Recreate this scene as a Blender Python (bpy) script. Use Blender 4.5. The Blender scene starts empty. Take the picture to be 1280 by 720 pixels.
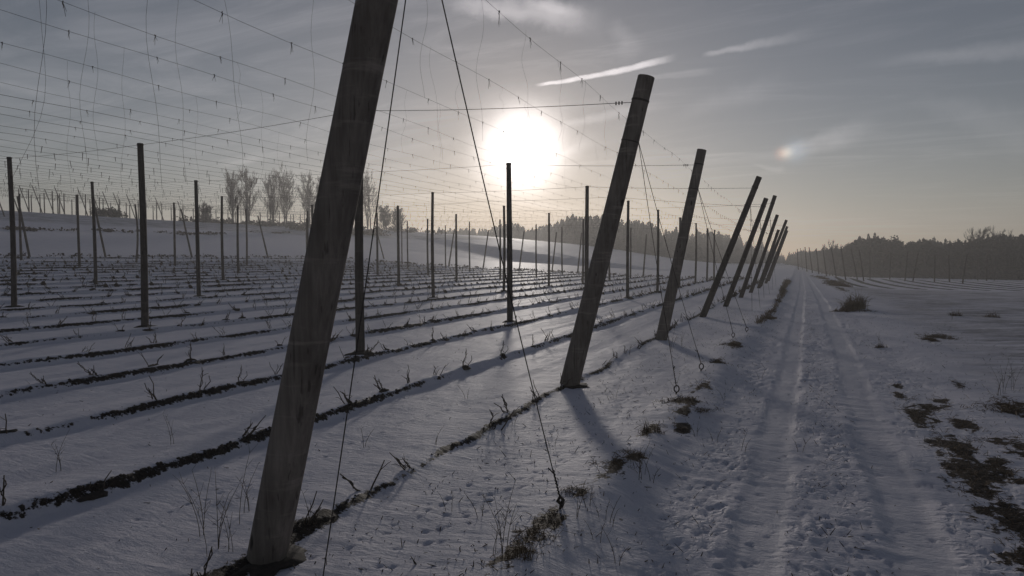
import bpy, math, random
import numpy as np
R = random.Random(7)
NP = np.random.default_rng(11)
S = bpy.context.scene
COL = S.collection
pi = math.pi

# ------------------------------------------------------------------ camera frame
F = 830.0                       # focal length in pixels of a 1280 wide picture
CAMH = 2.6
PITCH = math.atan(35 / F)
YAW = math.atan(360 / (F / math.cos(PITCH)))
FW = np.array([-math.sin(YAW) * math.cos(PITCH), math.cos(YAW) * math.cos(PITCH), -math.sin(PITCH)])
RT = np.array([math.cos(YAW), math.sin(YAW), 0.0])
UP = np.cross(RT, FW)
CAM = np.array([0, 0, CAMH])

def ray(x, y):
    return FW + RT * ((x - 640) / F) + UP * ((360 - y) / F)

def proj(p):
    d = np.asarray(p, float) - CAM
    w = d @ FW
    return 640 + F * (d @ RT) / w, 360 - F * (d @ UP) / w

# ------------------------------------------------------------------ noise
def _h(ix, iy, seed):
    n = (ix.astype(np.int64) * 374761393 + iy.astype(np.int64) * 668265263 + seed * 1442695041) & 0xFFFFFFFF
    n = ((n ^ (n >> 13)) * 1274126177) & 0xFFFFFFFF
    n = n ^ (n >> 16)
    return (n & 0xFFFF) / 65535.0

def vnoise(x, y, seed=0):
    x = np.asarray(x, float); y = np.asarray(y, float)
    x, y = np.broadcast_arrays(x, y)
    ix = np.floor(x); iy = np.floor(y)
    fx = x - ix; fy = y - iy
    fx = fx * fx * (3 - 2 * fx); fy = fy * fy * (3 - 2 * fy)
    a = _h(ix, iy, seed); b = _h(ix + 1, iy, seed); c = _h(ix, iy + 1, seed); d = _h(ix + 1, iy + 1, seed)
    return (a * (1 - fx) + b * fx) * (1 - fy) + (c * (1 - fx) + d * fx) * fy

def fbm(x, y, seed=0, o=4):
    s = 0; a = 0.5; t = 0
    for i in range(o):
        s = s + a * vnoise(np.asarray(x) * 2 ** i + 17.3 * i, np.asarray(y) * 2 ** i + 5.1 * i, seed + i)
        t += a; a *= 0.5
    return s / t

def sst(a, b, x):
    t = np.clip((x - a) / (b - a), 0, 1)
    return t * t * (3 - 2 * t)

# ------------------------------------------------------------------ terrain
_u = np.linspace(-1200, 1200, 4801)
_t = np.interp(_u, [-1200, 13, 20, 30, 40, 50, 60, 72, 100, 1200], [0, 0, .17, .5, .97, 1.42, 1.93, 2.5, 2.9, 2.9])
_k = np.exp(-np.linspace(-3, 3, 25) ** 2); _k /= _k.sum()
_t = np.convolve(np.pad(_t, 12, mode='edge'), _k, mode='valid')
CREST = [(-160, -500), (-160, 150), (-152, 205), (-118, 240), (-91, 257), (-79, 265), (-61, 276), (-38, 291)]
CRESTW = [92, 92, 100, 135, 145, 150, 150, 150]
CRESTH = [10.6, 10.6, 11.4, 9.4, 6.9, 5.2, 2.3, 0.0]

def macro(X, Y):
    X, Y = np.broadcast_arrays(np.asarray(X, float), np.asarray(Y, float))
    z = np.interp(-X, _u, _t)
    best = np.full(X.shape, 1e9); hh = np.zeros(X.shape); ww = np.full(X.shape, 100.); side = np.zeros(X.shape)
    for i in range(len(CREST) - 1):
        (ax, ay), (bx, by) = CREST[i], CREST[i + 1]
        dx, dy = bx - ax, by - ay; L2 = dx * dx + dy * dy
        t = np.clip(((X - ax) * dx + (Y - ay) * dy) / L2, 0, 1)
        d = np.hypot(X - ax - t * dx, Y - ay - t * dy)
        m = d < best
        best = np.where(m, d, best)
        hh = np.where(m, CRESTH[i] * (1 - t) + CRESTH[i + 1] * t, hh)
        ww = np.where(m, CRESTW[i] * (1 - t) + CRESTW[i + 1] * t, ww)
        side = np.where(m, np.sign((X - ax) * dy - (Y - ay) * dx), side)
    q = np.clip(best / ww, 0, 1)
    w = np.where(side > 0, 1 - (.35 * sst(0, 1, q) + .65 * q), 1 - sst(0, 320, best))
    lane = 0.15 * np.exp(-((best - 42) / 5.0) ** 2) * (side > 0) * sst(0, 6, hh)
    z = z + hh * w + lane
    right = sst(-6, 12, X)
    z = z - right * (1.6 * sst(30, 140, Y) + 1.5 * sst(140, 260, Y))
    return z

ROWS = [-4.35, -7.12, -10.4] + [-10.4 - 3.23 * j for j in range(1, 20)]
ROWA = np.array(ROWS)
FIELD_Y1 = 98.0

def track_x(Y):
    l = np.interp(Y, [-20, 5.7, 7.2, 11.9, 20.3, 42.7, 67, 120, 300], [-.4, -.35, -.34, -.26, -.16, .04, .25, .3, .3])
    r = np.interp(Y, [-20, 6.3, 7.8, 13.8, 25, 43, 68, 120, 300], [1.0, 1.04, 1.05, 1.09, 1.26, 1.36, 1.37, 1.4, 1.4])
    return l, r

def verge_x(Y):
    return np.interp(Y, [-20, 5.6, 6.7, 7.9, 9.7, 12, 17, 21, 38, 58, 300], [-2.2, -2.18, -2.15, -2.07, -1.96, -1.78, -1.79, -1.8, -1.38, -1.45, -1.4]) + 0.12

# exposed earth: x, y, half length along Y, half width, straw amount
BLOBS = [(-2.22, 5.35, .55, .13, .9), (-2.2, 5.95, .28, .13, .5), (-2.12, 6.72, .22, .10, .3), (-2.03, 7.85, .42, .14, .4), (-1.9, 8.15, .2, .12, .4),
         (-1.98, 9.8, .45, .1, .8), (-1.82, 11.7, .5, .16, .7), (-1.7, 10.9, .3, .12, .3), (-1.6, 10.2, .25, .1, .3), (-1.75, 13.6, .5, .14, .6), (-1.85, 17.0, .5, .16, .8),
         (-1.75, 20.5, .8, .16, .8), 
         (2.12, 11.3, .9, .24, .5), (2.02, 9.7, 1.0, .27, .5), (2.05, 8.3, .9, .25, .5), (2.0, 7.1, .8, .22, .5), (1.98, 6.1, .6, .2, .5), (1.9, 13.2, .7, .2, .6), (1.86, 14.9, .4, .12, .6), (1.95, 16.2, .25, .1, .3),
         (2.42, 10.1, .5, .14, .6), (2.5, 12.6, .4, .2, .6), (2.85, 11.3, .45, .2, .6), (2.2, 13.9, .3, .2, .6), (2.6, 8.6, .3, .1, .6), (3.45, 14.2, .7, .3, .9), (2.5, 14.5, .5, .15, .4), (3.1, 16.5, .5, .12, .4), 
         (4.3, 26.3, .8, .45, .6), (3.9, 25.2, .6, .25, .5), (3.1, 45, 2.0, .5, 1.), (3.9, 76, 9, .5, 1.), (3.9, 95, 9, .6, 1.)]

def row_of(X):
    i = np.abs(X[..., None] - ROWA).argmin(-1)
    return i, X - ROWA[i]

def micro(X, Y):
    """height detail and masks: earth, straw, track, stubble"""
    X, Y = np.broadcast_arrays(np.asarray(X, float), np.asarray(Y, float))
    ri = np.abs(X[:, :, None] - ROWA[None, None, :]).argmin(-1) if X.ndim == 2 else row_of(X)[0]
    wob = .09 * (vnoise(Y * .33, ri * 7.7, 3) - .5) * 2 + .045 * (vnoise(Y * 1.4, ri * 5.3, 4) - .5) * 2 + .02 * (vnoise(Y * 5, ri * 3.3, 8) - .5) * 2
    d = X - ROWA[ri] - wob
    infield = (1 - sst(FIELD_Y1 - 4, FIELD_Y1, Y)) * (ri < len(ROWS)) * (1 - sst(72.5, 74.5, -X)) * sst(-2, 0, -X - 3.2 + 2)
    amp = np.where(ri == 0, .05, .09 + .06 * vnoise(Y * .5, ri * 2.1, 5)) * infield
    prof = sst(-1.25, -.12, d) * (1 - sst(-.06, .15, d)) - .25 * np.exp(-((d - .32) / .2) ** 2)
    z = amp * prof
    z = z + .03 * np.exp(-((d + 1.45) / .28) ** 2) * infield          # faint wheel line between rows
    pres = fbm(Y * .42, ri * 9.7, 21, 2) * .7 + .3 * vnoise(Y * 1.9, ri * 4.9, 22)
    wid = np.clip((pres - .41) * .3, -.07, .055) + .010
    wid = np.where(ri == 0, np.clip((pres - .42) * .3, -.05, .045) + .012 + .06 * (Y < 5.4), wid)
    earth = np.clip(.5 + (wid - np.abs(d - .03)) * 5, 0, 1) * (infield > .5)
    z = z + np.clip(earth - .4, 0, 1) * .05 * (fbm(X * 9, Y * 9, 31, 3) - .35)
    straw = np.zeros_like(z)
    near = (Y < 130) & (X > -8) & (X < 10)
    for (bx, by, ly, lx, sw) in BLOBS:
        m = (np.abs(X - bx) < lx * 3 + .1) & (np.abs(Y - by) < ly * 3 + .1)
        if not m.any():
            continue
        xx = X[m] - bx; yy = Y[m] - by
        wv = fbm(X[m] * 6.1 + bx, Y[m] * (3.2 if by < 20 else 1.6), 41, 4) - .5
        q = np.hypot(xx / lx, yy / ly) + wv * 2.6
        e = np.clip(.5 + (.9 - q) * .42, 0, 1)
        old = earth[m]
        earth[m] = np.maximum(old, e)
        straw[m] = np.where(e > old, sw, straw[m])
    ds = X - verge_x(Y) - .05 + .3 * (vnoise(Y * .09, 2.2, 44) - .5)
    sw = .02 + .004 * (Y - 24) + .45 * (vnoise(Y * .07, 6.6, 45) - .42)
    es = np.clip(.5 + (sw - np.abs(ds)) * 1.5, 0, 1) * sst(24, 30, Y) * (1 - sst(92, 100, Y))
    straw = np.where(es > earth, .9, straw); earth = np.maximum(earth, es)
    # headland bank between the leaning poles and the track
    vx = verge_x(Y)
    dv = X - vx
    bank = .13 * np.exp(-(np.where(dv < 0, dv / .75, dv / .42)) ** 2) * (.5 + vnoise(Y * .7, 3.3, 51))
    z = z + bank
    l, r = track_x(Y)
    onr = sst(-2.0, -.9, X) * (1 - sst(2.2, 3.2, X))
    z = z - .07 * onr * (1 - .7 * sst(40, 100, Y))
    rut = 0
    tr = 0
    for c, wdt, dp in ((l, .23, .028), (r, .26, .032)):
        q = np.abs(X - c - .05 * (vnoise(Y * .6, 1.0, 61) - .5)) / wdt
        ed = fbm(X * 2.5, Y * 1.3, 62, 3); dpv = dp * (.45 + 1.1 * vnoise(Y * .3, c * 3 + 2, 63))
        rut = rut - dpv * (1 - sst(.5, 1.1 + .6 * ed, q)) + .005 * ed * np.exp(-((q - 1.4) / .3) ** 2)
        tr = np.maximum(tr, 1 - sst(.8, 1.25, q))
    z = z + rut
    tread = tr * .0035 * np.sin(Y * 62 + 3 * vnoise(X * 6, Y, 67)) * sst(0.1, .4, vnoise(Y * .5, X * 3, 66)) * (Y < 22)
    z = z + tread
    # trodden snow on and beside the track
    rough = onr * (1 - tr * .8)
    z = z + rough * sst(.3, .65, fbm(X * 1.3, Y * .55, 79, 3)) * .8 * (.05 * (fbm(X * 9, Y * 6.0, 71, 5) - .5) - .02 * np.abs(fbm(X * 14, Y * 9, 78, 3) - .5) * 4) + .055 * (fbm(X * .9, Y * .6, 72, 4) - .5) + .022 * (fbm(X * 4.2 + Y * .6, Y * 1.7, 73, 3) - .5)
    dr = fbm(X * 1.1 + 2 * fbm(X * .3, Y * .3, 75, 2), Y * 5.5, 74, 3)
    z = z + .026 * (dr - .5) * (.5 + .5 * sst(-6, -4, X)) + .012 * (fbm(X * 6 + 3 * fbm(X * .8, Y * .8, 76, 2), Y * 2.2, 77, 3) - .5)
    stub = sst(3.0, 6.0, X + .8 * (fbm(X * .5, Y * .2, 81, 3) - .5)) * (1 - sst(88, 96, Y + X * .2))
    # farther hop garden to the right: darker furrows
    g2 = sst(5.5, 7, X) * sst(92, 100, Y + X * .12) * (1 - sst(150, 200, Y)) * (1 - sst(90, 110, X))
    e2 = np.clip(.5 + (.55 - np.abs(((X - 6) % 3.2) - 1.6)) * 1.8 + .15 + .4 * (fbm(X * .3, Y * .12, 83, 2) - .5), 0, 1) * g2
    earth = np.maximum(earth, e2)
    # field edges on the far slope: thin lines of bare tufts
    return z, earth, straw, np.maximum(tr, 0), stub

def look(x, y, k=2):
    xs, ys = GRID[0], GRID[1]; A = GRID[k]
    i = int(np.clip(np.searchsorted(xs, x) - 1, 0, len(xs) - 2)); j = int(np.clip(np.searchsorted(ys, y) - 1, 0, len(ys) - 2))
    u = (x - xs[i]) / (xs[i + 1] - xs[i]); v = (y - ys[j]) / (ys[j + 1] - ys[j])
    return float((A[j, i] * (1 - u) + A[j, i + 1] * u) * (1 - v) + (A[j + 1, i] * (1 - u) + A[j + 1, i + 1] * u) * v)

def gz(x, y):
    return look(x, y)

def mz(x, y):
    return float(macro(np.array([float(x)]), np.array([float(y)]))[0])

def G(px, py):
    """where the ray through a picture point meets the terrain"""
    r = ray(px, py)
    lo = 0.5; t = 2.0
    while t < 900:
        p = CAM + r * t
        if p[2] < mz(p[0], p[1]):
            break
        lo = t; t *= 1.01
    for _ in range(30):
        m = (lo + t) / 2; p = CAM + r * m
        if p[2] < mz(p[0], p[1]): t = m
        else: lo = m
    p = CAM + r * t
    return p[0], p[1], mz(p[0], p[1])

# ------------------------------------------------------------------ materials
def mat(name):
    m = bpy.data.materials.new(name); m.use_nodes = True
    nt = m.node_tree; b = nt.nodes['Principled BSDF']
    return m, nt, b

def node(nt, t, **kw):
    n = nt.nodes.new(t)
    for k, v in kw.items():
        if k.startswith('i_'):
            n.inputs[k[2:].replace('_', ' ')].default_value = v
        else:
            setattr(n, k, v)
    return n

def math_n(nt, op, a, b=None, c=None, clamp=False):
    n = nt.nodes.new('ShaderNodeMath'); n.operation = op; n.use_clamp = clamp
    for i, v in enumerate((a, b, c)):
        if v is None: continue
        if isinstance(v, (int, float)): n.inputs[i].default_value = v
        else: nt.links.new(v, n.inputs[i])
    return n.outputs[0]

def ramp(nt, fac, stops):
    n = nt.nodes.new('ShaderNodeValToRGB')
    cr = n.color_ramp
    while len(cr.elements) < len(stops): cr.elements.new(0.5)
    for e, (p, c) in zip(cr.elements, stops):
        e.position = p; e.color = (*c, 1) if len(c) == 3 else c
    nt.links.new(fac, n.inputs[0])
    return n.outputs[0]

def mixc(nt, fac, a, b):
    n = nt.nodes.new('ShaderNodeMix'); n.data_type = 'RGBA'
    for sock, v in ((n.inputs[0], fac), (n.inputs[6], a), (n.inputs[7], b)):
        if hasattr(v, 'is_output'): nt.links.new(v, sock)
        elif isinstance(v, (int, float)): sock.default_value = v
        else: sock.default_value = (*v, 1)
    return n.outputs[2]

def noise_n(nt, vec, scale, detail=4, rough=.55, dist=0.):
    n = nt.nodes.new('ShaderNodeTexNoise')
    n.inputs['Scale'].default_value = scale; n.inputs['Detail'].default_value = detail
    n.inputs['Roughness'].default_value = rough; n.inputs['Distortion'].default_value = dist
    nt.links.new(vec, n.inputs['Vector'])
    return n.outputs['Fac']

def mapping(nt, vec, scale=(1, 1, 1), rot=(0, 0, 0)):
    n = nt.nodes.new('ShaderNodeMapping')
    n.inputs['Scale'].default_value = scale; n.inputs['Rotation'].default_value = rot
    nt.links.new(vec, n.inputs['Vector'])
    return n.outputs[0]

def snow_material():
    m, nt, b = mat('snow_over_earth')
    pos = nt.nodes.new('ShaderNodeNewGeometry').outputs['Position']
    at = nt.nodes.new('ShaderNodeAttribute'); at.attribute_name = 'mask'
    sep = nt.nodes.new('ShaderNodeSeparateColor'); nt.links.new(at.outputs['Color'], sep.inputs[0])
    earth, straw, trk = sep.outputs[0], sep.outputs[1], sep.outputs[2]
    stub = at.outputs['Alpha']
    nA = noise_n(nt, pos, 9, 5, .65); nB = noise_n(nt, pos, 32, 4, .7); nC = noise_n(nt, pos, 1.3, 4)
    e = math_n(nt, 'ADD', earth, math_n(nt, 'MULTIPLY', math_n(nt, 'SUBTRACT', nA, .5), 1.2))
    e = math_n(nt, 'ADD', e, math_n(nt, 'MULTIPLY', math_n(nt, 'SUBTRACT', nB, .5), .5))
    e = math_n(nt, 'MULTIPLY', e, math_n(nt, 'GREATER_THAN', earth, .02))
    ef = nt.nodes.new('ShaderNodeMapRange'); ef.interpolation_type = 'SMOOTHSTEP'
    ef.inputs['From Min'].default_value = .47; ef.inputs['From Max'].default_value = .58
    nt.links.new(e, ef.inputs['Value']); ef = ef.outputs[0]
    # stubble poking through the snow right of the track: broken streaks
    def pdot(c):
        n = nt.nodes.new('ShaderNodeVectorMath'); n.operation = 'DOT_PRODUCT'; nt.links.new(pos, n.inputs[0]); n.inputs[1].default_value = c
        return n.outputs['Value']
    sc_ = nt.nodes.new('ShaderNodeCombineXYZ')
    nt.links.new(pdot((.917 * .28, .398 * .28, 0)), sc_.inputs[0]); nt.links.new(pdot((-.398 * 2.0, .917 * 2.0, 0)), sc_.inputs[1])
    sv = sc_.outputs[0]
    s1 = noise_n(nt, sv, 1.0, 6, .72); s2 = noise_n(nt, pos, .3, 4); s3 = noise_n(nt, mapping(nt, pos, (1.2, 2.6, 1), (0, 0, 0)), 4, 4, .7)
    st = math_n(nt, 'ADD', math_n(nt, 'ADD', math_n(nt, 'MULTIPLY', s1, .62), math_n(nt, 'MULTIPLY', s2, .3)), math_n(nt, 'MULTIPLY', s3, .22))
    sf = nt.nodes.new('ShaderNodeMapRange'); sf.inputs['From Min'].default_value = .50; sf.inputs['From Max'].default_value = .66
    nt.links.new(st, sf.inputs['Value'])
    sf = math_n(nt, 'MULTIPLY', sf.outputs[0], math_n(nt, 'MULTIPLY', stub, .85))
    # sparse dirt specks everywhere
    sp = noise_n(nt, mapping(nt, pos, (1, .6, 1)), 11, 2, .5)
    spf = nt.nodes.new('ShaderNodeMapRange'); spf.inputs['From Min'].default_value = .735; spf.inputs['From Max'].default_value = .78
    nt.links.new(sp, spf.inputs['Value'])
    spf = math_n(nt, 'MULTIPLY', spf.outputs[0], .8)
    snow = ramp(nt, nC, [(.25, (.75, .72, .79)), (.75, (.84, .81, .87))])
    snow = mixc(nt, math_n(nt, 'MULTIPLY', trk, .5), snow, (.80, .77, .815))
    soil = ramp(nt, nA, [(.25, (.018, .014, .012)), (.55, (.035, .027, .022)), (.8, (.075, .058, .044))])
    grs = ramp(nt, nB, [(.25, (.028, .019, .011)), (.55, (.07, .042, .022)), (.85, (.15, .10, .055))])
    soil = mixc(nt, straw, soil, grs)
    soil = mixc(nt, math_n(nt, 'MULTIPLY', math_n(nt, 'GREATER_THAN', nB, .63), .5), soil, (.4, .4, .44))
    c = mixc(nt, sf, snow, (.16, .15, .15))
    c = mixc(nt, spf, c, (.05, .042, .036))
    c = mixc(nt, ef, c, soil)
    nt.links.new(c, b.inputs['Base Color'])
    b.inputs['Roughness'].default_value = .62
    b.inputs['Specular IOR Level'].default_value = .07
    bp = nt.nodes.new('ShaderNodeBump'); bp.inputs['Strength'].default_value = .8; bp.inputs['Distance'].default_value = .035
    hgt = math_n(nt, 'ADD', math_n(nt, 'MULTIPLY', noise_n(nt, mapping(nt, pos, (.8, 1.5, 1)), 8, 7, .68), 1.0), math_n(nt, 'MULTIPLY', noise_n(nt, pos, 60, 3, .6), .16))
    hgt = math_n(nt, 'ADD', hgt, math_n(nt, 'MULTIPLY', ef, .25))
    px_ = nt.nodes.new('ShaderNodeSeparateXYZ'); nt.links.new(pos, px_.inputs[0])
    def mr(v, a, b_):
        n = nt.nodes.new('ShaderNodeMapRange'); n.interpolation_type = 'SMOOTHSTEP'; n.inputs['From Min'].default_value = a; n.inputs['From Max'].default_value = b_
        nt.links.new(v, n.inputs['Value']); return n.outputs[0]
    def voro(sc, off):
        n = nt.nodes.new('ShaderNodeTexVoronoi'); n.inputs['Scale'].default_value = 1.0; n.feature = 'F1'
        wv_ = nt.nodes.new('ShaderNodeVectorMath'); wv_.operation = 'ADD'
        nz = nt.nodes.new('ShaderNodeTexNoise'); nz.inputs['Scale'].default_value = 3.0; nt.links.new(pos, nz.inputs['Vector'])
        sc2 = nt.nodes.new('ShaderNodeVectorMath'); sc2.operation = 'SCALE'; sc2.inputs['Scale'].default_value = .35; nt.links.new(nz.outputs['Color'], sc2.inputs[0])
        nt.links.new(pos, wv_.inputs[0]); nt.links.new(sc2.outputs[0], wv_.inputs[1])
        nt.links.new(mapping(nt, wv_.outputs[0], sc), n.inputs['Vector']); return n.outputs['Distance']
    road = math_n(nt, 'MULTIPLY', mr(px_.outputs[0], -1.9, -.9), math_n(nt, 'SUBTRACT', 1.0, mr(px_.outputs[0], 2.2, 3.2)))
    patch = mr(noise_n(nt, mapping(nt, pos, (1, .5, 1)), 1.1, 3), .38, .58)
    dents = math_n(nt, 'ADD', mr(voro((9, 6, 1), 0), .12, .42), math_n(nt, 'MULTIPLY', mr(voro((17, 12, 1), 3), .1, .4), .6))
    amt = math_n(nt, 'MULTIPLY', math_n(nt, 'ADD', math_n(nt, 'MULTIPLY', road, .95), .12), math_n(nt, 'MULTIPLY', patch, math_n(nt, 'SUBTRACT', 1.0, math_n(nt, 'MULTIPLY', trk, .85))))
    hgt = math_n(nt, 'ADD', hgt, math_n(nt, 'MULTIPLY', math_n(nt, 'MULTIPLY', dents, amt), .7))
    rip = noise_n(nt, mapping(nt, pos, (2.2, 11, 1), (0, 0, 0)), 1.2, 4, .6, .8)
    hgt = math_n(nt, 'ADD', hgt, math_n(nt, 'MULTIPLY', rip, .55))
    nt.links.new(hgt, bp.inputs['Height'])
    bp2 = nt.nodes.new('ShaderNodeBump'); bp2.inputs['Strength'].default_value = .9; bp2.inputs['Distance'].default_value = .12
    nt.links.new(math_n(nt, 'MULTIPLY', s1, stub), bp2.inputs['Height'])
    nt.links.new(bp2.outputs[0], bp.inputs['Normal'])
    nt.links.new(bp.outputs[0], b.inputs['Normal'])
    return m

def wood_material(name, dark, light, moss=0.):
    m, nt, b = mat(name)
    tc = nt.nodes.new('ShaderNodeTexCoord'); oi = nt.nodes.new('ShaderNodeObjectInfo')
    ad = nt.nodes.new('ShaderNodeVectorMath'); ad.operation = 'ADD'
    cmb = nt.nodes.new('ShaderNodeCombineXYZ')
    for i in range(3): nt.links.new(math_n(nt, 'MULTIPLY', oi.outputs['Random'], 31.7 * (i + 1)), cmb.inputs[i])
    nt.links.new(tc.outputs['Object'], ad.inputs[0]); nt.links.new(cmb.outputs[0], ad.inputs[1])
    v = ad.outputs[0]
    g = noise_n(nt, mapping(nt, v, (14, 14, .7)), 1.6, 6, .65)
    blot = noise_n(nt, mapping(nt, v, (2.2, 2.2, 1.1)), 1.3, 5, .6)
    band = noise_n(nt, mapping(nt, v, (.6, .6, 5)), 1.2, 4, .7)
    knot = noise_n(nt, mapping(nt, v, (7, 7, 2.4)), 1.1, 2, .5)
    c = ramp(nt, g, [(.15, dark), (.9, light)])
    c = mixc(nt, math_n(nt, 'MULTIPLY', math_n(nt, 'SUBTRACT', blot, .35, clamp=True), 1.6, clamp=True), c, tuple(x * .38 for x in dark))
    bb = nt.nodes.new('ShaderNodeMapRange'); bb.inputs['From Min'].default_value = .56; bb.inputs['From Max'].default_value = .68
    nt.links.new(band, bb.inputs['Value'])
    c = mixc(nt, math_n(nt, 'MULTIPLY', bb.outputs[0], .35), c, tuple(min(1, x * 1.35) for x in light))
    ck = nt.nodes.new('ShaderNodeMapRange'); ck.inputs['From Min'].default_value = .64; ck.inputs['From Max'].default_value = .70
    nt.links.new(noise_n(nt, mapping(nt, v, (24, 24, .4)), 1.0, 3, .5), ck.inputs['Value'])
    c = mixc(nt, math_n(nt, 'MULTIPLY', ck.outputs[0], .5), c, (.02, .017, .015))
    kk = nt.nodes.new('ShaderNodeMapRange'); kk.inputs['From Min'].default_value = .70; kk.inputs['From Max'].default_value = .75
    nt.links.new(knot, kk.inputs['Value'])
    c = mixc(nt, math_n(nt, 'MULTIPLY', kk.outputs[0], .75), c, (.012, .010, .009))
    nt.links.new(c, b.inputs['Base Color'])
    b.inputs['Roughness'].default_value = .85
    b.inputs['Specular IOR Level'].default_value = .2
    bp = nt.nodes.new('ShaderNodeBump'); bp.inputs['Strength'].default_value = .6; bp.inputs['Distance'].default_value = .01
    nt.links.new(math_n(nt, 'ADD', g, math_n(nt, 'MULTIPLY', kk.outputs[0], -.4)), bp.inputs['Height']); nt.links.new(bp.outputs[0], b.inputs['Normal'])
    return m

def plain(name, a, bcol, scale=8, rough=.8, metal=0.):
    m, nt, b = mat(name)
    tc = nt.nodes.new('ShaderNodeTexCoord')
    n = noise_n(nt, tc.outputs['Object'], scale, 4)
    nt.links.new(ramp(nt, n, [(.3, a), (.7, bcol)]), b.inputs['Base Color'])
    b.inputs['Roughness'].default_value = rough; b.inputs['Metallic'].default_value = metal
    return m

M = dict(
    snow=snow_material(),
    pole=wood_material('weathered_pole', (.115, .095, .08), (.35, .305, .265)),
    post=wood_material('dark_post', (.055, .046, .04), (.16, .14, .125)),
    cut=plain('sawn_end', (.16, .13, .10), (.26, .22, .17), 20),
    wire=plain('dull_wire', (.05, .047, .045), (.10, .092, .085), 30, .55, .6),
    cable=plain('rusty_cable', (.03, .026, .024), (.07, .055, .045), 60, .7, .4),
    twine=plain('old_twine', (.06, .052, .043), (.12, .10, .08), 30),
    bine=plain('dry_bine', (.035, .025, .018), (.10, .072, .05), 40),
    straw=plain('dry_grass', (.055, .036, .02), (.19, .135, .075), 15),
    pale=plain('pale_dry_grass', (.16, .12, .08), (.36, .29, .20), 15),
    mid=plain('brown_dry_grass', (.09, .06, .035), (.26, .18, .11), 15),
    weed=plain('dry_weed', (.05, .036, .024), (.13, .095, .06), 20),
    bark=plain('bark', (.045, .038, .032), (.09, .078, .066), 2),
    needle=plain('spruce_needles', (.018, .03, .017), (.045, .065, .03), .35),
    twig=plain('bare_twigs', (.06, .05, .042), (.11, .092, .075), .5),
    leafmass=plain('dull_pine_foliage', (.022, .03, .018), (.06, .062, .035), .3),
    earth=plain('dark_earth', (.018, .014, .011), (.06, .045, .035), 25),
)

# ------------------------------------------------------------------ object helpers
def tag(o, label=None, cat=None, group=None, kind=None):
    if label: o['label'] = label
    if cat: o['category'] = cat
    if group: o['group'] = group
    if kind: o['kind'] = kind
    return o

def link(o, parent=None):
    COL.objects.link(o)
    if parent is not None: o.parent = parent
    return o

def empty(name, loc, rz=0.):
    o = bpy.data.objects.new(name, None); o.empty_display_size = .2
    o.location = loc; o.rotation_euler = (0, 0, rz)
    return link(o)

class MB:
    def __init__(s): s.v = []; s.f = []; s.smooth = True
    def tube(s, pts, rad, n=6, cap=True):
        pts = [np.asarray(p, float) for p in pts]
        if not hasattr(rad, '__len__'): rad = [rad] * len(pts)
        b0 = len(s.v); prev = None
        for i, p in enumerate(pts):
            t = pts[min(i + 1, len(pts) - 1)] - pts[max(i - 1, 0)]
            t = t / (np.linalg.norm(t) + 1e-9)
            if prev is None:
                a = np.cross(t, [0, 0, 1.] if abs(t[2]) < .9 else [1., 0, 0])
            else:
                a = prev - t * (prev @ t)
            a = a / (np.linalg.norm(a) + 1e-9); prev = a
            c = np.cross(t, a)
            for k in range(n):
                an = 2 * pi * k / n
                s.v.append(tuple(p + (a * math.cos(an) + c * math.sin(an)) * rad[i]))
        for i in range(len(pts) - 1):
            for k in range(n):
                q = b0 + i * n
                s.f.append((q + k, q + (k + 1) % n, q + n + (k + 1) % n, q + n + k))
        if cap and n > 2:
            s.f.append(tuple(b0 + k for k in reversed(range(n))))
            e = b0 + (len(pts) - 1) * n
            s.f.append(tuple(e + k for k in range(n)))
    def tri(s, *ps):
        b = len(s.v); s.v += [tuple(p) for p in ps]; s.f.append(tuple(range(b, b + len(ps))))
    def mesh(s, name, material, smooth=True):
        me = bpy.data.meshes.new(name); me.from_pydata(s.v, [], s.f)
        if smooth: me.polygons.foreach_set('use_smooth', [True] * len(me.polygons))
        me.materials.append(material); me.update()
        return me
    def build(s, name, material, parent=None, smooth=True):
        return link(bpy.data.objects.new(name, s.mesh(name, material, smooth)), parent)

ORD = ['first', 'second', 'third', 'fourth', 'fifth', 'sixth', 'seventh', 'eighth', 'ninth', 'tenth', 'eleventh', 'twelfth', 'thirteenth', 'fourteenth', 'fifteenth', 'sixteenth', 'seventeenth', 'eighteenth', 'nineteenth', 'twentieth', 'twenty-first', 'twenty-second']

# ------------------------------------------------------------------ ground sheet
def nodes_x():
    xs = []
    step = .6; x = -74.5
    while x > -760: xs.append(x); step = min(step * 1.045, 14); x -= step
    for j, r in enumerate(ROWS):
        if r > -14.5: continue
        for d in (-1.6, -1.25, -.95, -.7, -.5, -.34, -.22, -.14, -.08, -.03, .01, .05, .09, .14, .2, .28, .4, .6, .9, 1.25):
            xs.append(r + d)
    xs += list(np.arange(-15.2, -7.5, .055)) + list(np.arange(-7.5, 3.6, .033)) + list(np.arange(3.6, 6, .06))
    step = .07; x = 6.0
    while x < 760: xs.append(x); step = min(step * 1.035, 16) ; x += step
    xs = np.unique(np.round(xs, 3))
    keep = [xs[0]]
    for v in xs[1:]:
        if v - keep[-1] > .012: keep.append(v)
    return np.array(keep)

def nodes_y():
    ys = list(np.arange(-60, -6, 3.0)) + list(np.arange(-6, 2.6, .35))
    y = 2.6
    while y < 112: ys.append(y); y += max(.03, .0062 * y)
    step = .8
    while y < 900: ys.append(y); step = min(step * 1.03, 14); y += step
    return np.array(ys)

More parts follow.
